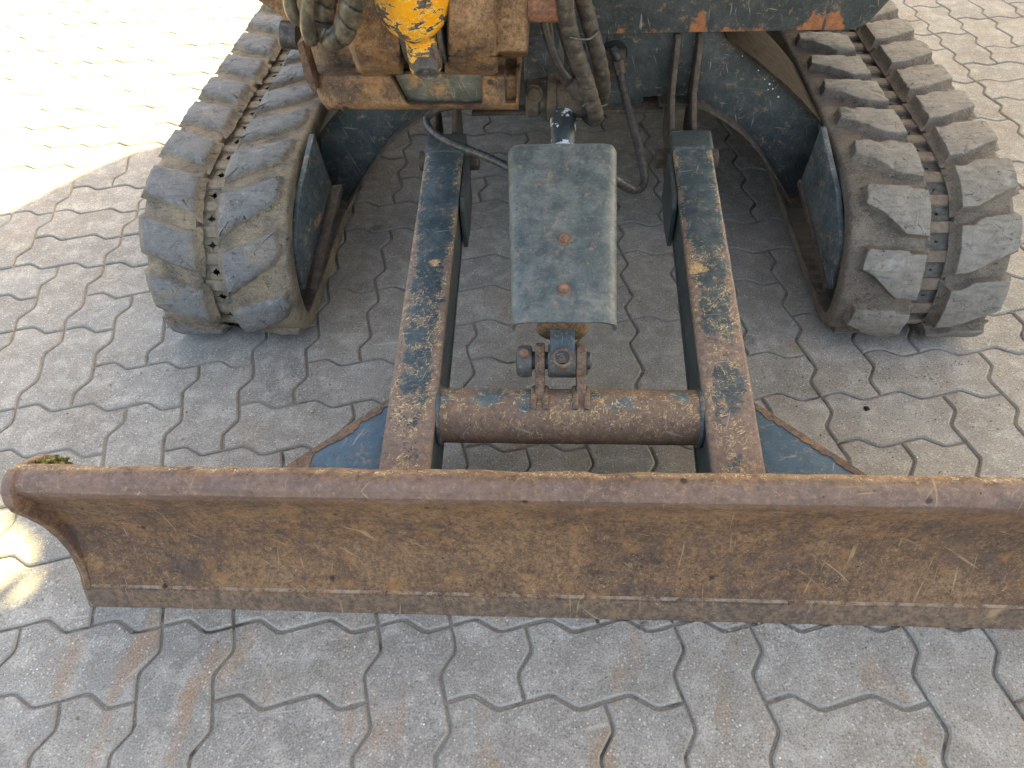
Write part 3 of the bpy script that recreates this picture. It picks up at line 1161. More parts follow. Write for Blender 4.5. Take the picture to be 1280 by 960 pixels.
# ------------------------------------------------------------------ tracks
FRONT = [(.98, 0.0), (.80, .0), (.70, .001), (.640, .004), (.600, .017), (.577, .044), (.568, .084), (.572, .135), (.588, .188), (.617, .240), (.660, .283), (.712, .310), (.78, .325), (.87, .330), (1.0, .330)]
pts3 = [Vector((0, 2.15, 0.0)), Vector((0, 1.6, 0)), Vector((0, 1.2, 0))] + [Vector((0, y, z)) for y, z in FRONT] + \
       [Vector((0, 1.4, .328)), Vector((0, 1.8, .330)), Vector((0, 2.15, .330))]
for i in range(1, 12):
    a_ = math.pi / 2 - math.pi * i / 12
    pts3.append(Vector((0, 2.15 + .165 * math.cos(a_), .165 + .165 * math.sin(a_))))
pts3.append(pts3[0].copy())
DS = .005
TP = catmull(pts3, DS)
NT = len(TP)
TLEN = NT * DS


def tmap(s, h):
    """point and outward normal of the closed lug-top curve at arc length s, offset by h"""
    f = (s / DS) % NT
    i = int(f)
    k = f - i
    p = TP[i].lerp(TP[(i + 1) % NT], k)
    t = (TP[(i + 4) % NT] - TP[(i - 4) % NT]).normalized()
    n = Vector((0, -t.z, t.y))
    return p, n


# outward check: at the front the normal must point to -y
_i = min(range(NT), key=lambda i: TP[i].y)
SGN = 1 if tmap(_i * DS, 0)[1].y < 0 else -1
S_FRONT = _i * DS


def tp(u, s, h):
    p, n = tmap(s, h)
    q = p + n * (SGN * h)
    return Vector((u, q.y, q.z))


NL = round(TLEN / .1225)
PITCH = TLEN / NL


def make_track(xin, xout, worn, mats, chan):
    """xin: belt edge beside the undercarriage, xout: outer edge"""
    rub, lnk = mats
    tr = bpy.data.objects.new('track', None)
    COL.objects.link(tr)
    tr.parent = ex
    sg = 1 if xout > xin else -1
    W = abs(xout - xin)
    ch0, ch1 = chan                  # channel from the inner edge
    X = lambda a: xin + sg * a

    BH = .0085 if worn else .003

    def band(a0, a1, edge0, edge1):
        n = int(TLEN / .0125)
        cs = []
        if edge0:
            cs += [(a0, -.047, 0), (a0, -.034, .1), (a0 + .002, -.027, .3), (a0 + .006, -.0235, .5), (a0 + .024, -.0225, .45)]
        else:
            cs += [(a0, -.047, 0), (a0 + .001, -.026, .2), (a0 + .006, -.0215, .3)]
        cs += [((a0 + a1) / 2, -.0225, .1)]
        if edge1:
            cs += [(a1 - .012, -.0225, .3), (a1 - .004, -.025, .3), (a1, -.032, .2), (a1, -.047, 0)]
        else:
            cs += [(a1 - .006, -.0215, .3), (a1 - .001, -.026, .2), (a1, -.047, 0)]
        k = len(cs)
        vs, hs, fs = [], [], []
        for i in range(n):
            s = TLEN * i / n
            for a, h, hh in cs:
                jit = .0016 * noise.noise(Vector((a * 30, s * 22, xin))) if h > -.04 else 0
                vs.append(tp(X(a), s, h + jit + (BH if h > -.04 else 0)))
                hs.append(hh)
        for i in range(n):
            i2 = (i + 1) % n
            for j in range(k):
                j2 = (j + 1) % k
                fs.append((i * k + j, i * k + j2, i2 * k + j2, i2 * k + j))
        MB().add(vs, fs, hs).build('belt_band', rub, tr, sharp=45, height=True)

    band(0, ch0, True, False)
    band(ch1, W, False, True)
    # inner lining with guide ribs
    n = int(TLEN / .015)
    vs, fs = [], []
    for i in range(n):
        s = TLEN * i / n
        d = -.050 - (.003 if i % 2 else 0)
        for a in (.002, .05, ch0 - .002):
            vs.append(tp(X(a), s, d))
        for a in (.002, .05, ch0 - .002):
            vs.append(tp(X(a), s, -.046))
    for i in range(n):
        i2 = (i + 1) % n
        for j in range(6):
            j2 = (0, 1, 2, 5, 4, 3)[(j + 1) % 6]
            j1 = (0, 1, 2, 5, 4, 3)[j]
            fs.append((i * 6 + j1, i * 6 + j2, i2 * 6 + j2, i2 * 6 + j1))
    MB().add(vs, fs).build('belt_lining', 'track_in', tr, sharp=20)

    def lug(poly, s0, seed):
        """poly: [(a, s)] outline in belt coordinates"""
        rn = random.Random(seed)
        P = []
        for i in range(len(poly)):
            a, b_ = Vector(poly[i]), Vector(poly[(i + 1) % len(poly)])
            k = max(1, int((b_ - a).length / .007))
            for j in range(k):
                P.append(a.lerp(b_, j / k))
        ar = sum(P[i - 1].x * P[i].y - P[i].x * P[i - 1].y for i in range(len(P)))
        if ar < 0:
            P.reverse()
        rag = .0016 if worn else .0009
        P = [p + Vector((noise.noise(Vector((p.x * 70, p.y * 70, seed))), noise.noise(Vector((p.x * 70, p.y * 70, seed + 9.5))))) * rag * 2 for p in P]
        dh = rn.uniform(-.002, .0005)
        if worn:
            rings = [(-.0110, -.0200, .1), (-.0050, -.0145, .35), (-.0008, -.010, .5), (.0022, -.0042, .85), (.0065, -.0016, 1), (.014, 0, 1)]
        else:
            rings = [(-.0120, -.0240, .05), (-.0058, -.0205, .15), (-.0022, -.0135, .3), (-.0008, -.005, .5), (.0006, -.0010, .95), (.0035, -.0004, 1), (.013, 0, 1)]
        n = len(P)
        vs, hs, fs = [], [], []
        cen = sum(P, Vector((0, 0))) / n
        for off, h, hh in rings:
            Q = inset(P, off)
            for q, p in zip(Q, P):
                if off > .01:
                    q = p.lerp(cen, .42)
                jit = (.0016 if worn else .0012) * noise.noise(Vector((q.x * 55, q.y * 55, seed * 1.7))) if hh > .6 else 0
                # chipped corners
                if .8 < hh and off < .01:
                    jit -= max(0, noise.noise(Vector((q.x * 90, q.y * 90, seed * 3.1))) - .15) * .007
                vs.append(tp(X(q.x), s0 + q.y, h + jit + (dh if h > -.02 else 0)))
                hs.append(hh)
        vs.append(tp(X(cen.x), s0 + cen.y, dh + .0005))
        hs.append(1)
        m_ = len(rings)
        for l in range(m_ - 1):
            for i in range(n):
                k = (i + 1) % n
                fs.append((l * n + i, l * n + k, (l + 1) * n + k, (l + 1) * n + i))
        for i in range(n):
            fs.append(((m_ - 1) * n + i, (m_ - 1) * n + (i + 1) % n, m_ * n))
        MB().add(vs, fs, hs).build('lug', rub, tr, sharp=55 if worn else 42, height=True)

    for i in range(NL):
        s0 = i * PITCH
        if worn:
            inner = [(.143, -.010), (.143, .078), (.085, .097), (.020, .122), (.014, .086), (.030, .054), (.095, .018)]
            outer = [(.192, .040), (.192, .121), (.24, .141), (.292, .162), (.2985, .157), (.2985, .088), (.245, .062)]
        else:
            inner = [(.1395, -.015), (.1395, .072), (.112, .074), (.106, .080), (.030, .084), (.024, .046), (.052, .030), (.098, -.011)]
            outer = [(.1965, .036), (.1965, .125), (.215, .126), (.235, .140), (.290, .146), (.2985, .141), (.2985, .082), (.262, .062), (.225, .040)]
        if worn:
            # worn lugs are more irregular
            r_ = random.Random(i + 50)
            inner = [(a + r_.uniform(-.002, .002), s + r_.uniform(-.004, .004)) for a, s in inner]
            outer = [(a + (r_.uniform(-.002, .002) if a < .29 else 0), s + r_.uniform(-.004, .004)) for a, s in outer]
        inner = [(a * ch0 / .145, s_) for a, s_ in inner]
        outer = [(ch1 + (a - .19) * (W - ch1) / .11, s_) for a, s_ in outer]
        lug(inner, s0, i * 1.3 + xin)
        lug(outer, s0, i * 2.1 + 77 + xin)
        for k in (0, 1):
            sb = s0 + k * PITCH / 2 + .004
            hw = .0135
            b = MB()
            vs = []
            rn = random.Random(i * 2 + k + (9 if worn else 0))
            ht = -.0265 + (rn.uniform(-.003, .001) if worn else rn.uniform(-.001, .001))
            for a in (ch0 - .001, (ch0 + ch1) / 2, ch1 + .001):
                for ds, h in ((-hw, -.046), (-hw, ht - .003), (-hw + .003, ht), (hw - .003, ht), (hw, ht - .003), (hw, -.046)):
                    j_ = Vector((noise.noise(Vector((a * 200, ds * 200, sb))), noise.noise(Vector((a * 200, ds * 200, sb + 4))), 0)) * (.003 if worn else .0006)
                    vs.append(tp(X(a), sb + ds + j_.x, h + (j_.y if h > -.04 else 0)))
            fs = []
            for q in range(2):
                for j in range(6):
                    j2 = (j + 1) % 6
                    fs.append((q * 6 + j, q * 6 + j2, (q + 1) * 6 + j2, (q + 1) * 6 + j))
            fs += [tuple(range(6)), tuple(12 + j for j in reversed(range(6)))]
            b.add(vs, fs).build('link_bar', lnk, tr, sharp=40)
            # plug between the bars, torn open in the middle
            sc = sb + PITCH / 4
            ns = 16
            vs = []
            hh = .0165
            hq = -.036 if not worn else -.0335
            for ring in range(2):
                for j in range(ns):
                    g_ = 2 * math.pi * j / ns
                    if ring == 0:
                        kx, ky = math.cos(g_), math.sin(g_)
                        k_ = 1 / max(abs(kx), abs(ky))
                        da, ds = kx * k_ * .0225, ky * k_ * (PITCH / 4 - .013 + .003)
                    else:
                        rd = (.0085 if worn else .0030) * (1.25 if j % 4 == 0 else (.55 if j % 2 else .8)) * rn.uniform(.75, 1.3)
                        if not worn and j % 4 == 2:
                            rd *= 2.2
                        da, ds = math.cos(g_) * rd * 1.1, math.sin(g_) * rd
                    vs.append(tp(X((ch0 + ch1) / 2 + da), sc + ds, hq + (.004 * noise.noise(Vector((j, sc * 30, ring))) if ring else 0)))
            fs = [(j, (j + 1) % ns, ns + (j + 1) % ns, ns + j) for j in range(ns)]
            me = bpy.data.meshes.new('plug')
            me.from_pydata(vs, [], fs)
            link('plug', me, M['link_l'] if worn else M['plug_r'], tr, sharp=60)
    # black sheet under the torn plugs, standing in for the dark inside
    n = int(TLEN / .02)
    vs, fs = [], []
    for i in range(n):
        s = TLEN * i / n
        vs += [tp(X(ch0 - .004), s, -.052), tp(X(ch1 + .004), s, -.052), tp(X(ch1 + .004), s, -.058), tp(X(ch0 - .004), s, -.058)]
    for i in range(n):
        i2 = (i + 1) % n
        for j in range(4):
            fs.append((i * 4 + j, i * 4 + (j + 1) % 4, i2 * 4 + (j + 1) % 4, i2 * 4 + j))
    MB().add(vs, fs).build('plug_shade_sheet', 'black', tr, sharp=None)
    # idler, sprocket, rollers, track frame
    ia, ib = X(.10), X(.24)
    MB().lathe((ia, .742, .162), (ib, .742, .162), [(0, .09), (.004, .100), (.02, .102), (.12, .102), (.136, .100), (.14, .09)], 40).build('idler_wheel', 'mud', tr)
    MB().lathe((ia, 2.15, .165), (ib, 2.15, .165), [(0, .09), (.004, .105), (.136, .105), (.14, .09)], 40).build('drive_sprocket', 'mud', tr)
    for y in (1.1, 1.4, 1.7):
        MB().lathe((ia, y, .105), (ib, y, .105), [(0, .045), (.004, .05), (.136, .05), (.14, .045)], 24).build('track_roller', 'mud', tr)
    a0, a1 = sorted((X(.055), X(.25)))
    MB().box((a0, .88, .135), (a1, 2.0, .235)).build('track_frame', 'frame', tr, bevel=.01)
    return tr


TL = make_track(.222, -.062, True, ('rubber_l', 'link_l'), (.132, .177))
tag(TL, 'left track with worn cracked grey lugs')
TRK = make_track(1.272, 1.565, False, ('rubber_r', 'link_r'), (.138, .183))
tag(TRK, 'right track with sharp edged brown dusted lugs')

# ------------------------------------------------------------------ undercarriage: cross frame, legs, guards
und = bpy.data.objects.new('undercarriage', None)
COL.objects.link(und)
und.parent = ex
YF = .95


def mir(pts, s):
    return [Vector((CX + s * (p[0] - CX), p[1], p[2])) for p in pts]


low = [(.83, .345), (.94, .352), (1.0, .350), (1.045, .335), (1.124, .280), (1.19, .205), (1.235, .145), (1.262, .105)]
upp = [(1.285, .130), (1.290, .225), (1.283, .285), (1.215, .35), (1.146, .405), (1.049, .475), (.83, .485)]
for s in (1, -1):
    MB().prism(mir([(x, YF, z) for x, z in low + upp], s), (0, .012, 0)).build('leg_plate', 'frame', und, bevel=.0015)
    # lower flange following the arch
    vs, fs = [], []
    C = catmull([(x, 0, z) for x, z in low[1:]], .012)
    for p in C:
        for dy, dz in ((-.030, -.003), (-.030, .003), (.20, .003), (.20, -.003)):
            vs.append((CX + s * (p.x - CX), YF + dy, p.z + dz - .004))
    for i in range(len(C) - 1):
        for j in range(4):
            k = (j + 1) % 4
            fs.append((i * 4 + j, i * 4 + k, (i + 1) * 4 + k, (i + 1) * 4 + j))
    fs += [(0, 1, 2, 3), tuple((len(C) - 1) * 4 + j for j in (3, 2, 1, 0))]
    MB().add(vs, fs).build('lower_flange', 'mud', und, sharp=40)
    # upper flange
    vs, fs = [], []
    C = catmull([(x, 0, z) for x, z in reversed(upp[2:-1])], .012)
    for i, p in enumerate(C):
        for dy, dz in ((-.032, 0), (-.032, .006), (.24, .006), (.24, 0)):
            vs.append((CX + s * (p.x - CX) , YF + dy, p.z + dz))
    for i in range(len(C) - 1):
        for j in range(4):
            k = (j + 1) % 4
            fs.append((i * 4 + j, i * 4 + k, (i + 1) * 4 + k, (i + 1) * 4 + j))
    fs += [(0, 1, 2, 3), tuple((len(C) - 1) * 4 + j for j in (3, 2, 1, 0))]
    MB().add(vs, fs).build('upper_flange', 'flange_shade', und, sharp=40)
    # guard plate beside the idler, leaning outwards
    A = Vector((1.262, .632, .112)); B_ = Vector((1.226, .84, .225)); C_ = Vector((1.236, .845, .338)); D_ = Vector((1.256, .73, .268)); E_ = Vector((1.262, .655, .205))
    pl = mir([A, B_, C_, D_, E_], s)
    pl = [p + Vector((-.022 if s < 0 else .004, 0, 0)) for p in pl]
    nn = Vector((-s, -.1, .05)).normalized()
    gp = MB()
    gp.prism(pl, -nn * .011)
    gp.build('idler_guard', 'plate', und, bevel=.002)
    # flange of the guard on its rear side
    MB().prism(mir([(1.226, .842, .225), (1.262, .634, .112), (1.275, .640, .112), (1.262, .85, .215)], s), (0, .004, -.012)).build('guard_rib', 'mud', und, bevel=.001)
    # pivot brackets for the lift arm: two vertical plates
    for dx in (-.030, .012):
        xx = CX + s * .235 + dx
        MB().prism([(xx - .005, YF - .001, .485), (xx - .005, .915, .480), (xx - .005, .900, .38), (xx - .005, .85, .335), (xx - .005, .85, .26), (xx - .005, YF - .001, .28)],
                   (.010, 0, 0)).build('pivot_bracket', 'mud', und, bevel=.0025)
# plate added between the tracks to block light from behind
MB().box((.27, 2.0, .05), (1.24, 2.03, .56)).build('rear_light_block', 'frame', und, bevel=.004)
# centre box and its rusty bottom flange
MB().box((.60, YF + .003, .335), (.91, YF + .5, .50)).build('centre_box', 'frame', und, bevel=.003)
MB().box((.56, YF - .022, .326), (.95, YF + .10, .3345)).build('centre_flange', 'mud', und, bevel=.002)
MB().box((.42, YF + .4, .28), (1.09, YF + .9, .47)).build('rear_cross_member', 'frame', und, bevel=.003)
# black disc standing in for a dark hole, with the hose fitting
p = at(768, 62, 1, YF - .001)
MB().lathe(p + Vector((0, .003, -.008)), p + Vector((0, -1, -.008)), [(0, .026), (.0035, .026), (.004, .025)], 28).build('dark_hole_disc', 'black', und)
MB().box((p.x - .018, YF - .012, p.z - .055), (p.x + .022, YF + .002, p.z + .004)).build('fitting_block', 'mud', und, bevel=.006)

# ------------------------------------------------------------------ upper structure: lower front plate and invented body above the picture
hs = bpy.data.objects.new('upper_body', None)
COL.objects.link(hs)
hs.parent = ex
HY = .925
pts = [(.44, HY, .488), (1.279, HY, .485), (1.300, HY, .495), (1.36, HY, .585), (1.40, HY, .70), (1.40, HY, 1.02), (.40, HY, 1.02), (.40, HY, .50)]
MB().prism(pts, (0, .02, 0)).build('front_plate', 'house', hs, bevel=.003)
MB().box((.42, HY + .023, .50), (1.30, 2.35, .56)).build('floor_plate', 'house', hs, bevel=.004)
MB().box((.25, 1.12, .565), (1.46, 2.1, 1.0)).build('unseen_housing', 'yellow', hs, bevel=.05, seg=4)  # unseen housing, sized to block light behind the machine
for x in (.48, 1.32):  # unseen machine canopy, invented to cast shade
    for y in (1.9, 2.3):
        MB().cyl((x, y, 1.03), (x, y, 1.96), .022).build('unseen_canopy_post', 'steel', hs)
MB().box((.38, 1.85, 1.96), (1.42, 2.45, 2.01)).build('unseen_canopy_roof', 'yellow', hs, bevel=.02, seg=3)
# ------------------------------------------------------------------ swing bracket (rusty casting) with its yellow knuckle
sw = bpy.data.objects.new('swing_bracket', None)
COL.objects.link(sw)
sw.parent = ex
YC = .60


def casting():
    """relief: front surface given as depth over pixel-like coordinates (q = across 0..1 at a row)"""
    rows = [137, 131, 122, 112, 100, 92, 86, 78, 70, 60, 50, 40, 30, 20, 10, 0, -12, -25, -45, -70]
    import bisect
    def left(v):
        T = [(-70, 268), (-20, 300), (0, 322), (20, 352), (50, 373), (100, 389), (128, 402), (137, 410)]
        for (a, x0), (b, x1) in zip(T, T[1:]):
            if v <= b:
                return x0 + (x1 - x0) * (v - a) / (b - a)
        return 410
    def right(v):
        return 648 if v > 92 else 650 + (92 - v) * .08 if v > 70 else 660
    sm = lambda a, b, t: (lambda k: k * k * (3 - 2 * k))(max(0, min(1, (t - a) / (b - a))))
    def depth(u, v):
        d = 0.0      # towards the viewer
        # bosses: horizontal cylinders, axis at v=28, radius 64 px
        def boss(u0, u1, cv, rad, out):
            k = sm(u0 - 2, u0 + 5, u) ** .6 * (1 - sm(u1 - 5, u1 + 2, u)) ** .6
            t = (v - cv) / rad
            if abs(t) >= 1:
                return 0
            return k * (out * math.sqrt(1 - t * t))
        lb = 436 + (8 if v > 60 else 0) + .0 * v
        lb = 432 + max(0, (v - 40)) * .32
        d1 = boss(lb, 504, 30, 62, .074)
        d2 = boss(557, 621, 30, 62, .074)
        # base body: slopes back to the top left
        body = 0.0
        body -= .075 * sm(420, 350, u) * 1.0
        body -= .055 * sm(97, 78, v)
        body += .0
        d = max(body, d1 - .006 if d1 > 0.004 else -9, d2 - .006 if d2 > .004 else -9)
        # ledge under the bosses
        # pocket
        k = sm(486 + (v - 92) * .55, 492 + (v - 92) * .55, u) * (1 - sm(600, 604, u)) * sm(92, 95, v) * (1 - sm(124, 131, v))
        d -= .034 * k
        # right cheek
        k = sm(619, 621.5, u) * (1 - sm(64, 72, v))
        d = d * (1 - k) + k * .030
        k = sm(631, 633, u) * (1 - sm(644, 646, u)) * sm(73, 76, v) * (1 - sm(122, 130, v))
        d -= .022 * k
        # gap between the bosses
        k = sm(503, 506, u) * (1 - sm(554, 557, u)) * (1 - sm(88, 93, v))
        d = d * (1 - k) - .06 * k
        # round the bottom lip
        d -= .012 * sm(128, 138, v) ** 2
        d += .0022 * noise.noise(Vector((u * .05, v * .05, 1))) + .0014 * noise.noise(Vector((u * .15, v * .15, 4)))
        return d
    NXc, NV = 190, 110
    vs, fs = [], []
    for j in range(NV + 1):
        v = 137 - (137 + 70) * (j / NV)
        l, r = left(v), right(v)
        for i in range(NXc + 1):
            u = l + (r - l) * i / NXc
            d = depth(u, v)
            edge = min(i, NXc - i) / NXc
            if edge < .02:
                d -= .010 * (1 - edge / .02) ** 2
            p = at(u, v, 1, YC - d)
            vs.append(p)
    W_ = NXc + 1
    for j in range(NV):
        for i in range(NXc):
            a = j * W_ + i
            fs.append((a, a + 1, a + 1 + W_, a + W_))
    # back sheet
    o = len(vs)
    bd = [i for i in range(W_)] + [j * W_ + NXc for j in range(1, NV + 1)] + [NV * W_ + i for i in range(NXc - 1, -1, -1)] + [j * W_ for j in range(NV - 1, 0, -1)]
    for k in bd:
        p = Vector(vs[k])
        p.y = YC + .17
        vs.append(p)
    n = len(bd)
    for k in range(n):
        k2 = (k + 1) % n
        fs.append((bd[k], bd[k2], o + k2, o + k))
    fs.append(tuple(o + k for k in range(n)))
    return MB().add(vs, fs).build('casting', 'cast', sw, sharp=60)


casting()
# pocket floor paint (greenish), a thin plate let into the pocket
pp = [at(491, 90, 1, YC + .020), at(603, 90, 1, YC + .020), at(603, 131, 1, YC + .020), at(512, 131, 1, YC + .020)]
MB().prism(pp, (0, .006, 0)).build('pocket_plate', 'pocket', sw, bevel=.002)
# knuckle: elliptical column narrowing downwards, leaning towards the viewer
kn = [(-80, 52, .10), (-40, 51, .10), (-15, 50, .095), (0, 48, .09), (12, 44, .08), (22, 38, .07), (30, 30, .058), (37, 24, .045), (44, 21, .036), (54, 21, .033), (66, 21, .031), (78, 21, .028), (86, 20, .024), (93, 15, .016), (96, 6, .008)]
vs, fs = [], []
sg_ = 40
for (v, hw, dp) in kn:
    uc = 519 + (14 * min(1, max(0, v / 85)))
    yc = YC - .055 + .035 * (1 - min(1, max(0, v / 60)))
    c = at(uc, v, 1, yc)
    e = at(uc + hw, v, 1, yc)
    rx = e.x - c.x
    for i in range(sg_):
        g_ = 2 * math.pi * i / sg_
        vs.append((c.x + rx * math.cos(g_), c.y + dp * math.sin(g_), c.z))
for j in range(len(kn) - 1):
    for i in range(sg_):
        k = (i + 1) % sg_
        fs.append((j * sg_ + i, j * sg_ + k, (j + 1) * sg_ + k, (j + 1) * sg_ + i))
fs += [tuple(range(sg_)), tuple((len(kn) - 1) * sg_ + i for i in reversed(range(sg_)))]
MB().add(vs, fs).build('yellow_knuckle', 'yellow', sw, sharp=60, rough=.0012, rscale=40)
# boom above the picture, its shape invented to shade the ground below
c = at(519, -70, 1, YC - .02)
MB().prism([(c.x - .07, c.y - .07, c.z), (c.x - .07, c.y + .09, c.z), (c.x - .07, c.y + .05, 1.30), (c.x - .07, c.y - .35, 2.15), (c.x - .07, c.y - .60, 2.05), (c.x - .07, c.y - .16, 1.25)], (.16, 0, 0)).build('unseen_boom', 'yellow', sw, bevel=.012)
# invented bucket above the picture, added to block light from overhead
bk = [(.02, 2.02), (.10, 1.80), (.24, 1.63), (.44, 1.58), (.62, 1.66), (.72, 1.84), (.74, 2.02), (.71, 2.02), (.69, 1.85), (.60, 1.69), (.44, 1.61), (.25, 1.66), (.125, 1.82), (.05, 2.02)]
bu = MB()
bu.prism([(.30, y, z) for y, z in bk], (.90, 0, 0))
bu.prism([(.29, y, z) for y, z in bk[:7]], (.012, 0, 0))
bu.prism([(1.198, y, z) for y, z in bk[:7]], (.012, 0, 0))
bu.build('unseen_bucket', 'rust', sw, bevel=.003)
for i in range(4):
    x = .34 + i * .26
    MB().prism([(x, .02, 2.01), (x, .05, 2.01), (x, .0, 2.12), (x, -.01, 2.12)], (.05, 0, 0)).build('unseen_bucket_tooth', 'rust', sw)
# grease end of the pin
c = at(533, 88, 1, YC - .090)
dn = Vector((0, -.75, -.55)).normalized()
MB().lathe(c - dn * .010, c + dn, [(0, .0165), (.010, .0175), (.014, .0170), (.0155, .0145), (.0135, .0130), (.0125, .0055), (.0145, .0045), (.0155, .002)], 30).build('knuckle_pin', 'steel', sw, sharp=35)
# thrust washers beside the knuckle
for u0, v0, v1 in ((508, 30, 88), (554, 30, 88)):
    a, b_ = at(u0, (v0 + v1) / 2 - 30, 1, YC - .018), None
    MB().lathe((a.x - .003, YC + .005, a.z + .012), (a.x + .003, YC + .005, a.z + .012), [(0, .072), (.006, .072)], 48).build('thrust_washer', 'steel', sw)
# stub pin on the right of the casting
a, b_ = at(660, 5, 1, .60), at(710, 5, 1, .60)
MB().lathe(a, b_, [(0, .0235), ((b_ - a).length, .0235)], 30).build('stub_pin', 'pin_red', sw)
a, b_ = at(706, 5, 1, .60), at(717, 5, 1, .60)
MB().cyl(a, b_, .0265).build('stub_pin_collar', 'pin_red', sw)
# left side: strap plate and dark rubber stop
MB().prism([at(371, 55, 1, .60), at(378, 52, 1, .60), at(396, 112, 1, .60), at(392, 118, 1, .60), at(380, 96, 1, .60)], (0, .03, 0)).build('side_strap', 'cast', sw, bevel=.002)
a, b_ = at(373, 45, 1, .66), at(351, 43, 1, .66)
MB().lathe(a, b_, [(0, .020), ((b_ - a).length - .003, .0205), ((b_ - a).length, .018)], 28).build('pin_cap', 'hose_dark', sw)
# knuckle block where the blade cylinder is pinned, behind the casting
kb = bpy.data.objects.new('cylinder_mount', None)
COL.objects.link(kb)
kb.parent = ex
a = PIN + AX * .452
MB().lathe(a + Vector((-.062, 0, .008)), a + Vector((.05, 0, .008)), [(0, .026), (.003, .030), (.020, .030), (.024, .024), (.034, .024), (.036, .038), (.050, .038), (.052, .032), (.104, .032), (.108, .028)], 32).build('mount_boss', 'mud', kb, rough=.0012, rscale=50)
bolt(at(668, 117, 1, .67), (-.1, -1, .35), .010, .010, kb, 'mount_bolt', 'mud')
MB().box((.70, .76, .40), (.79, .96, .46)).build('mount_tongue', 'frame', kb, bevel=.008, rough=.002)
# hydraulic block and pipe remnants behind the hoses
MB().prism([at(655, 70, 1, .80), at(700, 60, 1, .80), at(706, 92, 1, .80), at(655, 104, 1, .80)], (0, .08, 0)).build('valve_block', 'frame', kb, bevel=.006, rough=.002)

# ------------------------------------------------------------------ hoses
hz = bpy.data.objects.new('hydraulic_hoses', None)
COL.objects.link(hz)
hz.parent = ex


def pth(L):
    return [at(u, v, 1, y) for u, v, y in L]


# bundle right of the casting (two thick wrapped hoses bending back, thin ones behind)
hose('hose', pth([(712, -60, .60), (723, -20, .60), (733, 15, .61), (742, 48, .62), (750, 80, .63), (754, 108, .65), (750, 126, .69), (742, 128, .74), (730, 100, .80)]), .0116, 'hose', hz, wrap=.10, pitch=.022)
hose('hose', pth([(698, -60, .57), (704, -10, .57), (710, 30, .58), (720, 66, .59), (732, 100, .60), (741, 130, .61), (745, 145, .63), (740, 148, .67), (728, 136, .71), (715, 118, .76)]), .0120, 'hose', hz, wrap=.10, pitch=.022)
hose('hose', pth([(676, 10, .64), (680, 30, .64), (688, 58, .64), (699, 84, .645), (713, 103, .65), (723, 114, .66), (735, 140, .66)]), .0062, 'hose_dark', hz)
hose('hose', pth([(693, -10, .66), (700, 25, .66), (708, 56, .66), (718, 88, .66), (728, 112, .665)]), .0068, 'hose', hz, wrap=.12, pitch=.014)
hose('hose', pth([(684, 20, .68), (690, 60, .68), (700, 90, .68), (712, 118, .69)]), .006, 'mud', hz)
# ferrules and cable tie
q0, q1 = at(712, 103, 1, .642), at(726, 121, 1, .642)
MB().lathe(q0, q1, [(0, .0095), (.002, .0105), ((q1 - q0).length, .0105)], 20).build('ferrule', 'hose', hz)
tie = pth([(712, 47, .566), (722, 49, .568), (736, 49, .580), (745, 42, .60), (748, 36, .615)])
hose('cable_tie', tie, .0016, 'hose_dark', hz, step=.004, seg=6)
tie = pth([(728, 133, .60), (737, 128, .598), (746, 133, .61), (758, 131, .64), (760, 127, .66)])
hose('cable_tie', tie, .0016, 'hose_dark', hz, step=.004, seg=6)
# loop from the fitting down under the cover
hose('hose', pth([(766, 62, .935), (771, 70, .925), (774, 88, .92), (780, 115, .89), (788, 145, .85), (797, 180, .80), (804, 210, .755), (805, 228, .73), (797, 237, .70), (785, 235, .67), (768, 224, .64), (750, 210, .63)]), .0078, 'hose_dark', hz, wrap=.12, pitch=.020)
q0, q1 = at(772, 76, 1, .918), at(776, 92, 1, .912)
MB().lathe(q0, q1, [(0, .011), ((q1 - q0).length, .011)], 6).build('hose_nut', 'mud', hz, bevel=.001)
# hose from the left over the left arm to the cover
zz = lambda L: [at(u, v, 2, z) for u, v, z in L]
hose('hose', zz([(640, 118, .40), (600, 124, .40), (562, 132, .395), (540, 141, .385), (533, 152, .378), (541, 165, .374), (560, 177, .372), (590, 189, .372), (615, 199, .375), (650, 216, .38)]), .0072, 'hose_dark', hz, wrap=.14, pitch=.016)
# loops at the upper left
hose('hose', pth([(402, -60, .49), (404, -15, .49), (403, 15, .49), (404, 34, .485), (413, 47, .475), (426, 44, .465), (434, 30, .46), (440, 10, .455), (444, -20, .45), (446, -60, .45)]), .0145, 'hose_lit', hz, wrap=.22, pitch=.026)
hose('hose', pth([(410, -60, .53), (408, -15, .53), (404, 10, .52), (399, 28, .51)]), .0165, 'hose_dark', hz, wrap=.2, pitch=.024)
hose('hose', pth([(362, -40, .47), (362, -10, .47), (363, 8, .47), (369, 22, .47), (378, 26, .475)]), .0085, 'hose_lit', hz)
hose('hose', pth([(387, -50, .46), (386, -10, .46), (384, 20, .46), (385, 36, .462), (388, 47, .466), (391, 50, .475)]), .0095, 'hose_lit', hz)

# white paint splashes on the right leg plate
sp = MB()
for u, v, r_ in ((962, 105, .0020), (956, 99, .0013), (966, 111, .0016), (973, 121, .0020), (948, 88, .0013), (967, 101, .001), (928, 70, .0009), (960, 112, .0012)):
    c = at(u, v, 1, YF - .0005)
    sp.lathe(c, c + Vector((0, -1, 0)), [(0, r_), (.0008, r_ * .8), (.0011, r_ * .3)], 9)
k_ = Mat('white_splash', .3)
k_.set('Base Color', (.8, .82, .84))
sp.build('paint_splashes', k_.m, und)['kind'] = 'stuff'

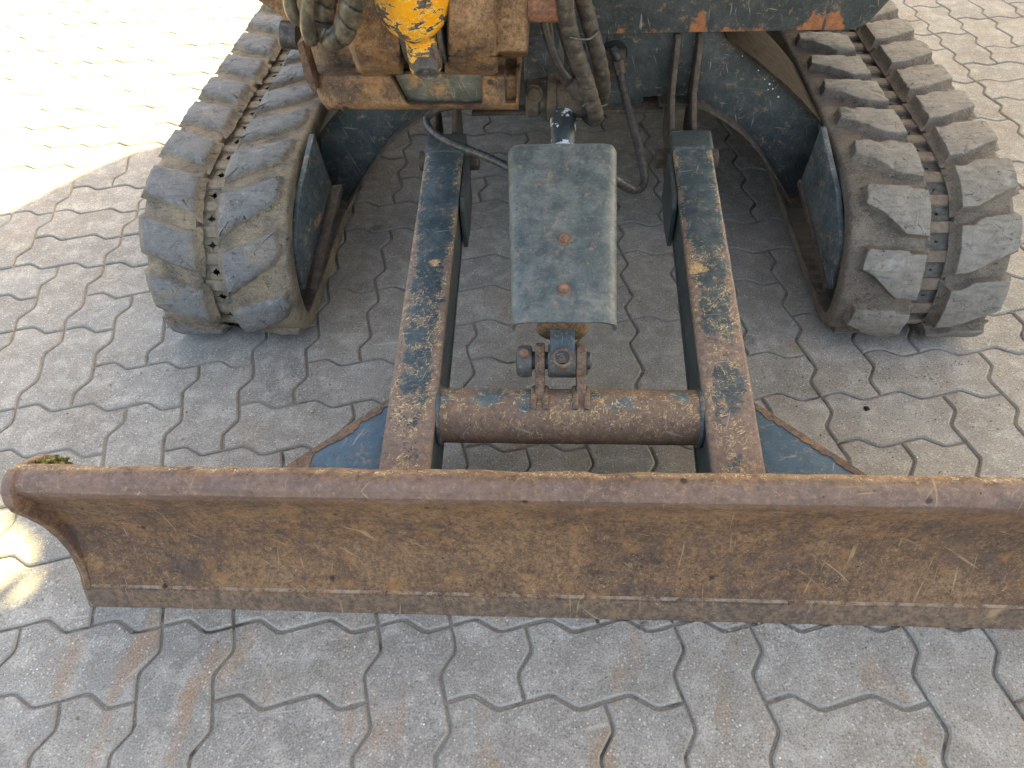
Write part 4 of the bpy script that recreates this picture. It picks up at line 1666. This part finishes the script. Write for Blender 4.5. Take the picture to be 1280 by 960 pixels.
# ------------------------------------------------------------------ small things on the paving
def pebble(u, v, r_, mat, label, sq=.6, nm='pebble'):
    c = at(u, v, 2, .001)
    b = MB()
    b.lathe(c, c + Vector((0, 0, 1)), [(0, r_ * .7), (r_ * .25 * sq, r_), (r_ * .7 * sq, r_ * .85), (r_ * 1.1 * sq, r_ * .3)], 9)
    o = b.build(nm, mat, None, rough=r_ * .35, rscale=1.1 / r_)
    tag(o, label, 'stone')
    return o


pebble(1083, 511, .0055, 'black', 'small black stone chip lying on a paver in front of the right track', nm='stone_chip')
pebble(805, 781, .0062, 'link_l', 'pale tan pebble wedged in the joint below the middle of the blade')

# soil crumbs and grit dropped around the machine
cr_ = random.Random(21)
gv, gf = [], []
for i in range(900):
    k = cr_.random()
    if k < .38:
        x, y = cr_.uniform(-.15, 1.7), cr_.gauss(-.012, .02)
    elif k < .75:
        sx = cr_.choice((.08, 1.42))
        x, y = sx + cr_.gauss(0, .16), .55 - abs(cr_.gauss(0, .10))
    else:
        x, y = cr_.uniform(-1.0, 2.4), cr_.uniform(-.5, 2.0)
    r_ = abs(cr_.gauss(.0009, .0007)) + .0005
    c = Vector((x, y, r_ * .5))
    o_ = len(gv)
    for dx, dy, dz in ((1, 0, 0), (-.2, .9, .1), (-.9, -.3, 0), (.1, -.9, 0), (0, .1, .8), (.05, 0, -.7)):
        gv.append(c + Vector((dx * cr_.uniform(.6, 1.3), dy * cr_.uniform(.6, 1.3), dz)) * r_)
    for f_ in ((0, 1, 4), (1, 2, 4), (2, 3, 4), (3, 0, 4), (1, 0, 5), (2, 1, 5), (3, 2, 5), (0, 3, 5)):
        gf.append([o_ + q for q in f_])
gr = MB().add(gv, gf).build('grit', 'link_l', None, sharp=None)
gr['kind'] = 'stuff'

# ================================================================== SHADE: an unseen roof added to cast it, behind and to the right of the picture
HC = 3.6
OFF = Vector((SUNV.x, SUNV.y, 0)) * (HC / SUNV.z)
edge_pts = catmull([(-2.6, -.9, 0), (-1.5, .25, 0), (-.95, .82, 0), (-.72, 1.068, 0), (-.653, 1.152, 0), (-.591, 1.25, 0), (-.513, 1.345, 0), (-.419, 1.410, 0), (-.25, 1.48, 0), (.1, 1.60, 0), (.55, 2.2, 0), (.8, 3.4, 0), (.9, 5.0, 0)], .08)  # roof outline drawn from the shadow edge wanted on the ground
poly = [p + OFF + Vector((0, 0, HC)) for p in edge_pts] + [Vector((6.0, 5.0, 0)) + OFF + Vector((0, 0, HC)), Vector((6.0, -2.4, 0)) + OFF + Vector((0, 0, HC)), Vector((-2.6, -2.4, 0)) + OFF + Vector((0, 0, HC))]
can = bpy.data.objects.new('added_shade_roof', None)
COL.objects.link(can)
tag(can, 'flat white roof on posts, added out of view to shade the excavator', 'canopy')


def gap_poly(pix):
    return [at(u, v, 2, 0) + OFF + Vector((0, 0, HC)) for u, v in pix]


gaps = [gap_poly([(-60, 590), (-10, 600), (30, 640), (64, 668), (62, 690), (25, 715), (-20, 760), (-70, 800), (-110, 700)]),  # openings shaped to let the sunlit patch through beside the blade
        gap_poly([(72, 695), (66, 712), (50, 738), (26, 748), (8, 756), (28, 730), (50, 710)])]
bm = bmesh.new()
from mathutils.geometry import tessellate_polygon


def slab(outer, holes, th):
    tris = tessellate_polygon([[Vector((p.x, p.y, 0)) for p in outer]] + [[Vector((p.x, p.y, 0)) for p in h] for h in holes])
    allp = list(outer) + [p for h in holes for p in h]
    n = len(allp)
    vs = [tuple(p) for p in allp] + [(p.x, p.y, p.z + th) for p in allp]
    fs = [tuple(t) for t in tris] + [tuple(i + n for i in reversed(t)) for t in tris]
    o = 0
    for loop in [outer] + holes:
        k = len(loop)
        for i in range(k):
            a, b2 = o + i, o + (i + 1) % k
            fs.append((a, b2, b2 + n, a + n))
        o += k
    return MB().add(vs, fs)


slab(poly, gaps, .03).build('shade_sheet', 'blocker_white', can, sharp=None)
xs = [p.x for p in poly]
ys = [p.y for p in poly]
for x, y in ((3.9, 5.2), (8.0, 5.2), (3.9, 7.8), (8.0, 7.8), (8.0, 1.2)):
    MB().cyl((x, y, 0), (x, y, HC), .06).build('shade_roof_post', 'blocker_white', can)
